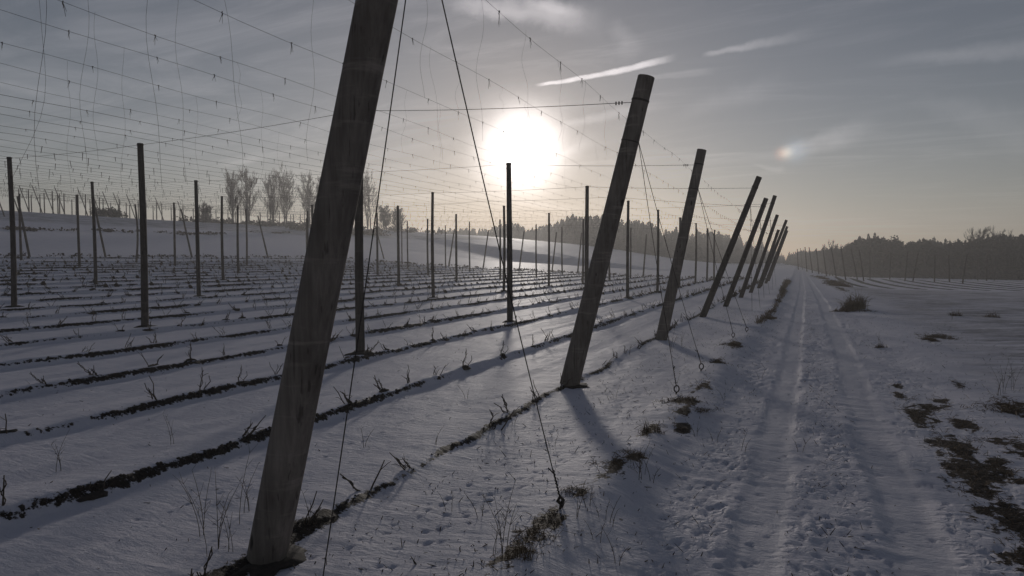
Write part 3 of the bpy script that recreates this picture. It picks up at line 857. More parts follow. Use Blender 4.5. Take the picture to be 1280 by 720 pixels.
for (px, py, v, s, lab) in TUFTS:
    if v == 0 and s > 2.5: v = 3
    if px < 1000 and s > 2.4: s *= .55
    x, y, z = G(px, py)
    o = bpy.data.objects.new('grass_tuft', TUFT[v]); link(o)
    o.location = (x, y, gz(x, y)); o.rotation_euler = (0, 0, px * 1.7); o.scale = (s, s, s * (.9 if v != 1 else 1))
    tag(o, lab, 'grass tuft', 'dry grass tufts along the verge')

# thin litter of dead grass over the bare ground: uncountable
mb = MB(); rg = random.Random(77)
for (bx, by, ly, lx, sw) in BLOBS:
    if sw < .25 or by > 60 or ly > 3: continue
    n = int(min(260, 900 * lx * ly * sw) * (1 if by < 16 else .5)) + 8
    for q in range(n):
        x = bx + rg.gauss(0, .5) * lx * 1.3; y = by + rg.gauss(0, .5) * ly * 1.3
        z = gz(x, y); l = rg.uniform(.05, .17); an = rg.uniform(0, 6.28)
        d = np.array([math.cos(an), math.sin(an), rg.uniform(.1, 1.2)]); d /= np.linalg.norm(d)
        p = np.array([x, y, z - .01])
        mb.tube([p, p + d * l * .6, p + d * l + [0, 0, -l * .2]], [.004, .003, .0015], 3, False)
for q in range(1500):
    y = 24 + 66 * rg.random(); x = float(verge_x(y)) + .05 + rg.gauss(0, .10 + .004 * (y - 24))
    if look(x, y, 3) < .35: continue
    z = gz(x, y); l = rg.uniform(.08, .28); an = rg.uniform(0, 6.28)
    d = np.array([math.cos(an) * .5, math.sin(an) * .5, rg.uniform(.6, 1.2)]); d /= np.linalg.norm(d)
    p = np.array([x, y, z - .01]); mb.tube([p, p + d * l * .6, p + d * l + [0, 0, -l * .15]], [.010, .007, .003], 3, False)
o = mb.build('dead_grass_litter', M['mid']); tag(o, 'dead grass blades littering the bare earth along the banks', 'grass', kind='stuff')

def weed_mesh(seed, h):
    rg = random.Random(seed); mb = MB()
    for q in range(rg.randint(1, 3)):
        x = rg.uniform(-.05, .05); y = rg.uniform(-.05, .05); l = h * rg.uniform(.7, 1)
        lx, ly = rg.uniform(-.15, .15), rg.uniform(-.15, .15)
        pts = [np.array([x + lx * f * f, y + ly * f * f, l * f - .03]) for f in np.linspace(0, 1, 6)]
        mb.tube(pts, [.0035, .003, .003, .0025, .002, .0015], 4, False)
        for w in range(rg.randint(3, 8)):
            s = pts[rg.randint(2, 5)]; an = rg.uniform(0, 6.28); ll = rg.uniform(.04, .14) * h
            mb.tube([s, s + np.array([math.cos(an) * ll, math.sin(an) * ll, ll * 1.1])], [.002, .001], 3, False)
    return mb.mesh('dry_weed', M['weed'])
WEED = [weed_mesh(5 + i, hh) for i, hh in enumerate((.75, .5, .35, .9, .28))]
weeds = [(262, 700, 3), (272, 690, 0), (298, 660, 3), (288, 695, 1), (310, 640, 1), (252, 672, 0), (385, 655, 2), (455, 560, 2), (620, 706, 1), (632, 712, 0), (800, 605, 1), (806, 598, 2), (812, 604, 2), (735, 645, 4), (752, 655, 4), (765, 660, 4), (722, 660, 2), (745, 680, 4), (768, 700, 2), (600, 650, 4), (560, 640, 4), (545, 560, 4), (870, 545, 4), (893, 548, 4), (1255, 490, 0), (1265, 488, 0), (1248, 495, 1), (1100, 430, 1), (1190, 400, 1), (950, 470, 4), (930, 560, 4), (905, 500, 4), (845, 490, 2), (215, 560, 1), (75, 590, 1), (690, 560, 4), (840, 440, 0), (852, 432, 1), (770, 500, 2), (640, 530, 2), (583, 500, 4), (1000, 560, 4)]
for n_, (px, py, v) in enumerate(weeds):
    x, y, z = G(px, py)
    o = bpy.data.objects.new('dry_weed', WEED[v]); link(o); o.location = (x, y, gz(x, y)); o.rotation_euler = (0, 0, n_ * 2.1)
    if n_ < 6: lab, gr = 'thin dry weed stalk in the snow left of the nearest pole foot', 'weed stalks left of the nearest pole foot'
    elif px < 560: lab, gr = 'lone thin weed stalk among the near furrow rows', 'weed stalks among the near rows'
    elif px < 900: lab, gr = 'short dry weed stalk on the snowy bank beside the bare patches', 'weed stalks on the bank'
    else: lab, gr = 'short dry weed stalk in the snow along the track', 'weed stalks along the track'
    tag(o, lab, 'weed', gr)

# short stalk ends and crumbs sticking out of the snow: uncountable
mb = MB(); rg = random.Random(55)
for q in range(5200):
    y = 4 + 34 * rg.random() ** 1.7
    k = rg.random()
    x = rg.uniform(-4.0, -.7) if k < .45 else rg.gauss(.36, .22) if k < .6 else rg.uniform(1.6, 5.5) if k < .9 else rg.uniform(-14, -4)
    z = gz(x, y); l = rg.uniform(.01, .05) if rg.random() < .85 else rg.uniform(.05, .12); an = rg.uniform(0, 6.28)
    d = np.array([math.cos(an), math.sin(an), rg.uniform(.0, 1.3)]); d /= np.linalg.norm(d)
    p = np.array([x, y, z - .003]); r_ = rg.uniform(.0022, .006)
    mb.tube([p, p + d * l * .5, p + d * l], [r_, r_, r_ * .5], 3, False)
o = mb.build('stalk_litter', M['bine']); tag(o, 'tiny dark stalk ends and crumbs littering the snow by the track', 'litter', kind='stuff')

# earth clods loosened along the furrows near the camera
mb = MB(); rg = random.Random(19)
for n_ in range(2600):
    ri = rg.choice([0, 1, 1, 1, 2, 2, 2, 3, 3, 4]); y = rg.uniform(3, 26)
    x = ROWS[ri] + rg.uniform(-.12, .2)
    if look(x, y, 3) < .42: continue
    z = gz(x, y); sz = rg.uniform(.01, .028) * (.6 if ri == 0 else 1)
    p = np.array([x, y, z])
    mb.tube([p + [0, 0, -sz], p + [rg.uniform(-.3, .3) * sz, rg.uniform(-.3, .3) * sz, sz * .3], p + [0, 0, sz * .9]], [sz * 1.2, sz * 1.1, sz * .3], 6)
o = mb.build('earth_crumbs', M['earth'], smooth=False); tag(o, 'crumbly dark earth along the furrow edges', 'earth', kind='stuff')

# ------------------------------------------------------------------ trees
def branch(mb, p, d, l, r, lev, rg, up=.25, nchild=5, minr=.02):
    n = 5; pts = [np.array(p)]; rad = [r]; dd = np.array(d)
    for k in range(n):
        dd = dd + np.array([rg.uniform(-.12, .12), rg.uniform(-.12, .12), rg.uniform(-.05, .12) + up * .12]); dd /= np.linalg.norm(dd)
        pts.append(pts[-1] + dd * l / n); rad.append(max(minr, r * (1 - .8 * (k + 1) / n)))
    mb.tube(pts, rad, 5 if lev < 2 else 3, False)
    if lev <= 0: return
    for q in range(nchild):
        f = rg.uniform(.25, 1.0); i = min(n - 1, int(f * n)); b0 = pts[i] + (pts[i + 1] - pts[i]) * (f * n - i)
        an = rg.uniform(0, 6.28); sp = rg.uniform(.35, .75)
        a = np.cross(dd, [.3, .5, .1]); a /= np.linalg.norm(a); c = np.cross(dd, a)
        nd = dd + (a * math.cos(an) + c * math.sin(an)) * sp; nd[2] += up; nd /= np.linalg.norm(nd)
        branch(mb, b0, nd, l * rg.uniform(.4, .62), max(minr, rad[i] * .55), lev - 1, rg, up, nchild, minr)

def bare_tree(name, loc, H, seed, label, group, spread=.3, stems=2, lev=3, nch=5, f0=.3):
    rg = random.Random(seed)
    e = empty(name, loc); tag(e, label, 'tree', group)
    tk = MB(); cr = MB()
    for s in range(stems):
        x = rg.uniform(-.8, .8) * (stems > 1); lean = rg.uniform(-.2, .2)
        pts = [np.array([x + lean * f * H * .5 + rg.uniform(-.1, .1), rg.uniform(-.2, .2), H * .9 * f - .3]) for f in np.linspace(0, 1, 9)]
        rad = [.24 * (1 - .85 * f) + .04 for f in np.linspace(0, 1, 9)]
        tk.tube(pts, rad, 7)
        for q in range(15 if 'poplar' in name else 22):
            f = rg.uniform(f0, 1.0); i = min(7, int(f * 8)); b0 = pts[i] + (pts[i + 1] - pts[i]) * (f * 8 - i)
            an = rg.uniform(0, 6.28)
            d = np.array([math.cos(an) * spread * 2, math.sin(an) * spread * 2, 1.]); d /= np.linalg.norm(d)
            branch(cr, b0, d, H * rg.uniform(.2, .42) * (1.15 - .5 * f), .08, 2, rg, .3, nch, .03)
    tk.build('trunk', M['bark'], e); cr.build('crown', M['twig'], e)
    return e
def on_ray(px, dist):
    r = ray(px, 325); h = r[:2] / np.hypot(r[0], r[1]); x, y = h * dist
    return x, y, mz(x, y)
for n_, (px, d, H, st, sd) in enumerate([(292, 262, 18.5, 3, 1), (311, 266, 19, 3, 2), (341, 270, 19.5, 3, 3), (358, 268, 20.5, 3, 4), (387, 272, 19.5, 3, 5), (403, 274, 18, 3, 6), (462, 268, 19.5, 3, 7)]):
    bare_tree('poplar_tree', on_ray(px, d), H, 50 + sd, 'tall bare poplar on the far ridge, %s from the left' % ORD[n_], 'bare poplars on the far ridge', .26, st, f0=.16)
for n_, (px, d, H) in enumerate([(257, 255, 8), (482, 262, 9), (497, 265, 8.5)]):
    bare_tree('bare_bush', on_ray(px, d), H, 90 + n_, ['bare round bush left of the poplars on the ridge', 'bare round bush right of the last poplar, left one of two', 'bare round bush right of the last poplar, right one of two'][n_], 'bare bushes on the far ridge', .7, 4, f0=.04)
# brushy band along the ridge foot under the poplars
def leaf_clump(mb, c, rx, rz, n, sz, rg):
    for q in range(n):
        u = rg.uniform(-1, 1); an = rg.uniform(0, 6.28); rr = rg.random() ** .4
        s = math.sqrt(1 - u * u)
        p = np.array([c[0] + rx * rr * s * math.cos(an), c[1] + rx * rr * s * math.sin(an), c[2] + rz * rr * u])
        a = np.array([rg.gauss(0, 1), rg.gauss(0, 1), rg.gauss(0, 1)]); a /= np.linalg.norm(a)
        b_ = np.cross(a, [rg.gauss(0, 1), rg.gauss(0, 1), rg.gauss(0, 1)]); b_ /= np.linalg.norm(b_)
        s2 = sz * rg.uniform(.5, 1.2)
        mb.tri(p - a * s2, p + b_ * s2 * .7, p + a * s2, p - b_ * s2 * .6)
mb = MB(); rg = random.Random(8)
for k in range(110):
    px = rg.uniform(215, 560); x, y, z = on_ray(px, rg.uniform(205, 250) if px < 480 else rg.uniform(240, 265))
    leaf_clump(mb, (x, y, z + .6), rg.uniform(1.5, 3.2), rg.uniform(.6, 1.6), 40, .5, rg)
o = mb.build('ridge_brush', M['twig'], smooth=False); tag(o, 'low brown brush running along the far ridge under the poplars', 'brush', kind='stuff')
x, y, z = on_ray(139, 200); e = empty('round_bush', (x, y, z)); tag(e, 'dark rounded evergreen bush on the left ridge among slanted posts', 'bush')
mb = MB(); rg = random.Random(4)
for q in range(16): leaf_clump(mb, (rg.uniform(-3.2, 3), rg.uniform(-2, 2), rg.uniform(.3, 1.6)), 1.5, 1.2, 90, .3, rg)
mb.build('crown', M['leafmass'], e, False)
t_ = MB(); t_.tube([(0, 0, -.3), (0, 0, 2.)], [.25, .1], 7); t_.build('trunk', M['bark'], e)

def spruce(seed, H, W):
    rg = random.Random(seed); cr = MB(); tk = MB()
    tk.tube([(0, 0, -.4), (0, 0, H * .5), (0, 0, H * .98)], [H * .014, H * .009, .02], 6)
    z = H * rg.uniform(.06, .14)
    while z < H * .97:
        f = 1 - (z / H); L = W * (f ** .8) * rg.uniform(.75, 1.15) + .15
        nb = max(4, int(6 + 5 * f))
        a0 = rg.uniform(0, 6.28)
        for k in range(nb):
            an = a0 + 2 * pi * k / nb + rg.uniform(-.3, .3); l = L * rg.uniform(.6, 1.2)
            d = np.array([math.cos(an), math.sin(an), 0]); s = np.array([-d[1], d[0], 0])
            zz = z + rg.uniform(-.2, .2); w = l * .33
            p0 = np.array([0, 0, zz]); p1 = d * l * .55 + [0, 0, zz - l * .10]; p2 = d * l + [0, 0, zz - l * rg.uniform(.2, .45)]
            cr.tri(p0, p1 + s * w, p2, p1 - s * w)
            cr.tri(p0, p1 + [0, 0, .12], p2 + [0, 0, -.3 - l * .12], p1 + [0, 0, -.55 - l * .1])
        z += H * rg.uniform(.028, .042)
    ti = H * .97
    cr.tri((-.18, 0, ti - .9), (.18, 0, ti - .9), (0, 0, H)); cr.tri((0, -.18, ti - .9), (0, .18, ti - .9), (0, 0, H))
    return cr, tk
SPR = [spruce(400 + i, 17, w) for i, w in enumerate((2.6, 2.2, 2.9, 2.4, 3.2))]
SPRM = [(c.mesh('crown', M['needle'], False), t.mesh('trunk', M['bark'])) for c, t in SPR]

def rounded(seed, H, W, dens=46):
    rg = random.Random(seed); cr = MB(); tk = MB()
    tk.tube([(0, 0, -.4), (rg.uniform(-.2, .2), 0, H * .4), (rg.uniform(-.4, .4), 0, H * .8)], [.22, .16, .05], 6)
    for k in range(5):
        an = rg.uniform(0, 6.28); tk.tube([(0, 0, H * rg.uniform(.3, .5)), (math.cos(an) * W * .6, math.sin(an) * W * .6, H * rg.uniform(.65, .9))], [.1, .03], 4)
    for q in range(15):
        an = rg.uniform(0, 6.28); r = W * math.sqrt(rg.random()) * .8; f = rg.random()
        leaf_clump(cr, (math.cos(an) * r, math.sin(an) * r, H * (.38 + .55 * f) - r * .25), W * rg.uniform(.25, .5), H * rg.uniform(.07, .14), dens, .42, rg)
    return cr, tk
RND = [rounded(500 + i, 12, w) for i, w in enumerate((3.0, 3.8, 2.6, 3.4))]
RNDM = [(c.mesh('crown', M['leafmass'], False), t.mesh('trunk', M['bark'])) for c, t in RND]

class Mass:
    def __init__(s): s.v = []; s.f = []; s.n = 0
    def add(s, mb, loc, sc, rz):
        v = np.array(mb.v); c, q = math.cos(rz), math.sin(rz)
        w = np.stack([v[:, 0] * c - v[:, 1] * q, v[:, 0] * q + v[:, 1] * c, v[:, 2]], 1) * np.array([sc[0], sc[0], sc[1]]) + np.array(loc)
        s.v.append(w); s.f += [tuple(i + s.n for i in f) for f in mb.f]; s.n += len(v)
    def build(s, name, m):
        me = bpy.data.meshes.new(name); me.from_pydata(np.concatenate(s.v).tolist(), [], s.f); me.materials.append(m); me.update()
        return link(bpy.data.objects.new(name, me))

def put_tree(kind, meshes, px, dist, topy, label, group, wscale=1., H0=17.):
    x, y, z = on_ray(px, dist)
    dep = np.array([x, y, 0]) @ FW
    H = CAMH + (325 - topy) / F * dep - z
    e = empty(kind, (x, y, z), px * .7); tag(e, label, 'tree', group)
    s = H / H0
    for nm, me in zip(('crown', 'trunk'), meshes):
        o = bpy.data.objects.new(nm, me); o.scale = (s * wscale, s * wscale, s); link(o, e)
# skyline of the central spruce wood
def sky_c(px):
    return np.interp(px, [520, 550, 600, 640, 660, 690, 700, 715, 760, 780, 800, 815, 830, 845, 860, 885, 912, 935, 960, 985], [292, 284, 284, 276, 284, 277, 273, 267, 266, 274, 273, 276, 286, 283, 288, 286, 291, 299, 308, 317])
def dist_c(px):
    return np.interp(px, [520, 690, 708, 760, 850, 900, 940, 990], [430, 405, 306, 300, 300, 350, 430, 560])
mass = Mass(); rg = random.Random(12)
for k in range(640):
    px = rg.uniform(695, 992) if k < 450 else rg.uniform(505, 700)
    d = dist_c(px) + 8 + rg.random() * 60
    x, y, z = on_ray(px, d); dep = np.array([x, y, 0]) @ FW
    H = CAMH + (325 - sky_c(px) - (rg.uniform(1, 14) if px > 697 else rg.uniform(0, 7))) / F * dep - z
    s = H / 17
    if s < .12: continue
    mass.add(SPR[rg.randrange(5)][0], (x, y, z), (s * rg.uniform(1.6, 2.4), s), rg.uniform(0, 6.28))
o = mass.build('spruce_forest', M['needle']); tag(o, 'dark dense spruce forest behind the field and along the track', 'forest', kind='stuff')
rg = random.Random(14)
small = [(521, 291), (527, 290), (533, 289), (541, 285), (549, 284), (558, 291), (566, 290), (575, 287), (584, 285), (592, 286), (598, 289), (606, 286), (613, 291), (634, 284), (640, 283), (648, 279), (655, 284), (663, 288), (671, 286), (680, 285), (690, 283)]
for n_, (px, ty) in enumerate(small):
    put_tree('spruce_tree', SPRM[n_ % 5], px, 405 + rg.uniform(-8, 12), ty - 1, 'small dark spruce peeking over the ridge left of the forest, %s from the left' % ORD[n_], 'small spruces along the ridge', 1.9)
for n_, px in enumerate([702, 709, 716, 724, 731, 738, 746, 753, 760, 768, 777, 786, 795, 803, 811, 819]):
    put_tree('spruce_tree', SPRM[(n_ * 2) % 5], px, dist_c(px) + rg.uniform(-2, 6), sky_c(px) + rg.uniform(-1, 2.5), 'tall spruce on the skyline of the forest block, %s from its left end' % ORD[n_], 'tall spruces of the forest block', 1.9)
for n_, px in enumerate([832, 845, 858, 871, 884, 898, 911, 924, 938, 952, 966]):
    put_tree('spruce_tree', SPRM[(n_ * 3) % 5], px, dist_c(px) + rg.uniform(-4, 4), sky_c(px) + rg.uniform(-4, 2), 'spruce at the forest front behind the leaning poles, %s from the left' % ORD[n_], 'spruces behind the leaning poles', 1.8)
for n_, (px, d, H) in enumerate([(672, 318, 14.5), (766, 292, 10)]):
    pass
x, y, z = on_ray(671, 400)
bare_tree('bare_bush', (x, y, z), 12.5, 123, 'bare twiggy tree left of the spruce block on the ridge', None, .5, 3, f0=.12)
# the wood to the right
def sky_r(px):
    return np.interp(px, [990, 1000, 1040, 1058, 1064, 1085, 1110, 1120, 1150, 1162, 1190, 1220, 1240, 1280, 1320], [315, 312, 309, 307, 302, 294, 296, 301, 300, 298, 302, 297, 293, 293, 294])
mass = Mass(); rg = random.Random(22)
for k in range(760):
    px = rg.uniform(985, 1330) if k < 540 else rg.uniform(985, 1075)
    d = np.interp(px, [985, 1060, 1300], [420, 255, 235]) + rg.random() * 70
    x, y, z = on_ray(px, d); dep = np.array([x, y, 0]) @ FW
    H = CAMH + (325 - sky_r(px) - rg.uniform(1, 16)) / F * dep - z
    if H < 2: continue
    s = H / 12
    if rg.random() < .4: mass.add(RND[rg.randrange(4)][0], (x, y, z), (s * rg.uniform(.9, 1.25), s), rg.uniform(0, 6.28))
    else: mass.add(SPR[rg.randrange(5)][0], (x, y, z), (H / 17 * rg.uniform(1.4, 2.1), H / 17 * rg.uniform(1.0, 1.15)), rg.uniform(0, 6.28))
o = mass.build('mixed_forest', M['leafmass']); tag(o, 'dark mixed wood closing the view on the right', 'forest', kind='stuff')
rg = random.Random(23)
for n_, px in enumerate([1068, 1078, 1092, 1106, 1122, 1140, 1156, 1172, 1190, 1208, 1224, 1240, 1256, 1272]):
    put_tree('broad_tree', RNDM[n_ % 4], px, np.interp(px, [1060, 1300], [252, 232]) + rg.uniform(-3, 5), sky_r(px) + rg.uniform(-2, 2.5), 'dark rounded tree on the skyline of the right wood, %s from the left' % ORD[n_], 'rounded trees of the right wood', 1.1, 12.)
for n_, (px, d, H) in enumerate([(1040, 262, 10.5), (1226, 250, 13.5), (1249, 252, 13)]):
    bare_tree('bare_tree', on_ray(px, d), H, 140 + n_, ['bare fine-twigged tree left of the right wood', 'bare treetop over the right wood, left of two', 'bare treetop over the right wood, right of two'][n_], None, .55, 2, f0=.2)

# ------------------------------------------------------------------ farther hop gardens
def small_post(name, x, y, dx, dy, H, label, group, r=.11):
    z = mz(x, y)
    mb = MB(); mb.tube([(0, 0, -.3), (dx * .5, dy * .5, H * .5), (dx, dy, H)], [r * 1.1, r, r * .85], 6)
    o = mb.build(name, M['post']); o.location = (x, y, z)
    tag(o, label, 'hop post', group)
    return (x + dx, y + dy, z + H)
rg = random.Random(31)
# left ridge: slanted stays and uprights with their own wires
tops = []
for n_, (px, d) in enumerate([(8, 150), (28, 152), (39, 190), (55, 186), (70, 195), (83, 190), (112, 182), (128, 196), (142, 188), (155, 200), (171, 196), (206, 205), (233, 215)]):
    x, y, z = on_ray(px, d)
    tops.append(small_post('ridge_stay_post', x, y, -2.0 * RT[0] - .4, -2.0 * RT[1], 6.2, 'slanted stay post on the left ridge skyline, %s from the left' % ORD[n_], 'slanted stay posts on the left ridge', .11))
for n_ in range(58):
    px = 30 + n_ * 6.8 + rg.uniform(-4, 4); x, y, z = on_ray(px, np.interp(px, [60, 420], [205, 268]) + rg.uniform(-8, 14))
    small_post('ridge_post', x, y, rg.uniform(-.1, .1), 0, 6.2, 'thin upright post of the hop garden on the left ridge', 'upright posts on the left ridge', .15)
mb = MB()
for off in (0, 7, 14):
    pts = []
    for px in np.linspace(20, 425, 28):
        x, y, z = on_ray(px, np.interp(px, [20, 420], [188, 262]) + off); pts.append((x, y, z + 6.1))
    c = MB(); c.tube(pts, .045, 3, False)
    tag(c.build('ridge_wire', M['wire']), 'wire strung along the hop posts on the left ridge', 'wire', 'wires over the left ridge hop garden')
# right-hand hop garden
def foot_scale(): return CREST
RP = [((1080, 350), (1073, 311)), ((1072, 348), (1063, 310)), ((1058, 345), (1051, 310)), ((1046, 343), (1039, 310)), ((1034, 342), (1028, 310)), ((1024, 339), (1020, 310)), ((1016, 338), (1011, 309)), ((1009, 337), (1006, 309)), ((1003, 336), (1000, 309)), ((998, 336), (996, 310)),
      ((1098, 345), (1097, 315)), ((1112, 348), (1113, 315)), ((1131, 350), (1134, 313)), ((1141, 350), (1147, 315)), ((1168, 351), (1168, 318)), ((1187, 351), (1185, 318)), ((1203, 353), (1208, 316)), ((1222, 349), (1221, 318)), ((1243, 349), (1244, 318)), ((1262, 347), (1262, 319)), ((1268, 347), (1269, 319)), ((1272, 347), (1273, 319)), ((1233, 350), (1233, 318)), ((1155, 347), (1155, 318)), ((1088, 344), (1087, 314)), ((1122, 345), (1122, 316)), ((1175, 347), (1176, 319)), ((1196, 347), (1196, 319)), ((1213, 347), (1214, 318)), ((1252, 346), (1253, 319))]
for n_, (b_, t_) in enumerate(RP):
    x, y, z = G(b_[0], b_[1] + 1.0)
    dep = np.array([x, y, 0]) @ FW
    H = (b_[1] - t_[1]) / F * dep
    if H < 4.5 or H > 8.5:                                # keep a believable pole length
        x, y, z = on_ray(b_[0], F * 6.3 / (b_[1] - t_[1])); dep = np.array([x, y, 0]) @ FW; H = 6.3
    dx = (t_[0] - b_[0]) / F * dep
    lab = 'slanted stay post in the distant right hop garden, %s from its near end' % ORD[n_] if n_ < 10 else 'upright post in the distant right hop garden, %s from the left' % ORD[sorted(range(10, 30), key=lambda q: RP[q][0][0]).index(n_)]
    small_post('distant_hop_post', x, y, dx * RT[0], dx * RT[1], H, lab, 'posts of the distant right hop garden', .13)
# low brush at the foot of the right wood
mb = MB(); rg = random.Random(36)
for k in range(380):
    px = rg.uniform(985, 1320); x, y, z = on_ray(px, np.interp(px, [985, 1060, 1300], [400, 240, 212]) + rg.uniform(0, 28))
    leaf_clump(mb, (x, y, z + 1.0), rg.uniform(1.8, 3.8), rg.uniform(.9, 2.2), 44, .5, rg)
o = mb.build('wood_edge_brush', M['twig'], smooth=False); tag(o, 'low brown brush along the foot of the right wood', 'brush', kind='stuff')
# clumps and earth heaps along the far left field margin
mb = MB(); rg = random.Random(37)
for k in range(120):
    y = rg.uniform(28, 98); x = -74 + rg.uniform(-1.5, 1.0)
    leaf_clump(mb, (x, y, mz(x, y) + .05), rg.uniform(.15, .5), rg.uniform(.1, .3), 14, .13, rg)
for k in range(110):
    x = rg.uniform(-74, -6); y = 98.6 + rg.uniform(-1, 1.2)
    leaf_clump(mb, (x, y, mz(x, y) + .05), rg.uniform(.2, .7), rg.uniform(.1, .3), 14, .15, rg)
for k in range(60):
    px = rg.uniform(0, 430); x, y, z = G(px, np.interp(px, [0, 120, 240, 330, 430], [287, 288, 293, 291, 290]) + rg.uniform(-1, 1.2))
    if rg.random() < .7: leaf_clump(mb, (x, y, z + .05), rg.uniform(.5, 2.0), rg.uniform(.15, .45), 26, .3, rg)
o = mb.build('margin_weeds', M['earth'], smooth=False); tag(o, 'dark weeds and clods along the far field margins', 'weeds', kind='stuff')

# ------------------------------------------------------------------ sky
sd = ray(652, 191); sd = sd / np.linalg.norm(sd)
SUN_EL = math.asin(sd[2]); SUN_AZ = math.atan2(sd[0], sd[1])     # clockwise from +Y
W = bpy.data.worlds.new('World'); S.world = W; W.use_nodes = True
nt = W.node_tree; bg = nt.nodes['Background']
sky = nt.nodes.new('ShaderNodeTexSky'); sky.sky_type = 'NISHITA'; sky.sun_disc = False
sky.sun_elevation = SUN_EL; sky.sun_rotation = SUN_AZ
sky.air_density = 1.0; sky.dust_density = 0.35; sky.ozone_density = 1.0; sky.altitude = 450
tc = nt.nodes.new('ShaderNodeTexCoord'); D = tc.outputs['Generated']
def vdot(v, c):
    n = nt.nodes.new('ShaderNodeVectorMath'); n.operation = 'DOT_PRODUCT'; nt.links.new(v, n.inputs[0]); n.inputs[1].default_value = tuple(c)
    return n.outputs['Value']
def smooth(v, a, b_):
    n = nt.nodes.new('ShaderNodeMapRange'); n.interpolation_type = 'SMOOTHSTEP'
    n.inputs['From Min'].default_value = a; n.inputs['From Max'].default_value = b_; nt.links.new(v, n.inputs['Value'])
    return n.outputs[0]
def gauss(direction, deg):
    c = vdot(D, direction)
    a = math_n(nt, 'ARCCOSINE', math_n(nt, 'MINIMUM', c, .9999999))
    q = math_n(nt, 'DIVIDE', a, math.radians(deg))
    return math_n(nt, 'EXPONENT', math_n(nt, 'MULTIPLY', math_n(nt, 'MULTIPLY', q, q), -1.0)), a
def add(*vs):
    o = vs[0]
    for v in vs[1:]: o = math_n(nt, 'ADD', o, v)
    return o
mul = lambda a, b_: math_n(nt, 'MULTIPLY', a, b_)
sx = nt.nodes.new('ShaderNodeSeparateXYZ'); nt.links.new(D, sx.inputs[0])
zc = math_n(nt, 'MAXIMUM', sx.outputs[2], .02)
# high thin cirrus on a flat cloud deck
cmb = nt.nodes.new('ShaderNodeCombineXYZ')
nt.links.new(math_n(nt, 'DIVIDE', sx.outputs[0], math_n(nt, 'ADD', zc, .06)), cmb.inputs[0]); nt.links.new(math_n(nt, 'DIVIDE', sx.outputs[1], math_n(nt, 'ADD', zc, .06)), cmb.inputs[1])
deck = cmb.outputs[0]
c1 = noise_n(nt, mapping(nt, deck, (.5, 1.7, 1), (0, 0, .9)), 1.3, 10, .66, 1.4)
c2 = noise_n(nt, mapping(nt, deck, (.25, .35, 1), (0, 0, .4)), .8, 3, .5, .4)
cir = smooth(math_n(nt, 'ADD', mul(c1, .75), mul(c2, .55)), .60, .92)
cir = mul(cir, .5)
def streak(a, b_, wdeg, strength, bend=0., soft=.35, fade0=.1, fade1=.25):
    """contrail between two sky directions"""
    A = ray(*a); A /= np.linalg.norm(A); B = ray(*b_); B /= np.linalg.norm(B)
    n = np.cross(A, B); n /= np.linalg.norm(n); t = B - A; L = np.linalg.norm(t); t /= L; mid = (A + B) / 2; mid /= np.linalg.norm(mid)
    u = math_n(nt, 'DIVIDE', math_n(nt, 'SUBTRACT', vdot(D, t), float(A @ t)), float(L))
    uu = math_n(nt, 'SUBTRACT', u, .5)
    dist = math_n(nt, 'ADD', vdot(D, n), mul(math_n(nt, 'SUBTRACT', .25, mul(uu, uu)), bend))
    wob = mul(math_n(nt, 'SUBTRACT', noise_n(nt, D, 40, 3), .5), math.radians(wdeg) * .9)
    dist = math_n(nt, 'ABSOLUTE', math_n(nt, 'ADD', dist, wob))
    wd = mul(math_n(nt, 'ADD', mul(u, .8), .45), math.radians(wdeg))
    prof = math_n(nt, 'SUBTRACT', 1.0, smooth(math_n(nt, 'DIVIDE', dist, wd), soft, 1.15))
    ends = mul(smooth(u, 0., fade0), math_n(nt, 'SUBTRACT', 1.0, smooth(u, 1 - fade1, 1.)))
    tex = math_n(nt, 'ADD', mul(noise_n(nt, D, 55, 4, .7), .8), .55)
    front = math_n(nt, 'GREATER_THAN', vdot(D, mid), .5)
    return mul(mul(mul(prof, ends), mul(tex, strength)), front)
streaks = add(streak((667, 107), (850, 69), .30, 1.5, -.016), streak((800, 98), (900, 88), .35, .16), streak((875, 70), (1040, 36), .5, .5, 0, .1, .1, .7), streak((1060, 82), (1330, 56), .75, .32, 0, .1, .6, .1),
              streak((965, 194), (1115, 153), 1.0, .42, .01, .05, .25, .5), streak((985, 196), (1090, 172), .55, .22, 0, .05, .2, .5), streak((935, 203), (985, 213), .28, .22, -.008, .1, .5, .2), streak((690, 160), (850, 128), .6, .3, .01, .1, .2, .5), streak((700, 196), (760, 172), 1.0, .35, .02, .05, .1, .7),
              streak((640, 252), (740, 264), .4, .3, 0, .1, .3, .4), streak((430, 250), (640, 240), .6, .25, 0, .1, .3, .3), streak((-20, 100), (80, 122), .6, .2, 0, .1, .2, .4), streak((260, 212), (335, 196), .35, .25, 0, .1, .4, .3),
              streak((540, 4), (770, 34), 1.3, .75, .02, .05, .3, .4), streak((640, -4), (740, 22), .8, .45, .0, .05, .3, .4), streak((1120, 120), (1300, 178), 1.6, .18, .02, .05, .5, .1), streak((760, 20), (800, 75), 1.3, .2, 0, .05, .4, .4), streak((830, 150), (1000, 95), 1.2, .14, 0, .05, .4, .4))
cloud = add(mul(cir, 1.25), mul(streaks, 2.0))
_c = vdot(D, sd); ang = math_n(nt, 'ARCCOSINE', math_n(nt, 'MINIMUM', _c, .9999999))
_n = math_n(nt, 'ADD', .83, mul(noise_n(nt, D, 11, 5, .6), .34))          # thin cloud frays the rim of the glare
_q = math_n(nt, 'DIVIDE', mul(ang, _n), math.radians(2.85))
g1 = math_n(nt, 'EXPONENT', mul(mul(_q, _q), -1.0))
angd = math_n(nt, 'DIVIDE', ang, math.radians(1.0))
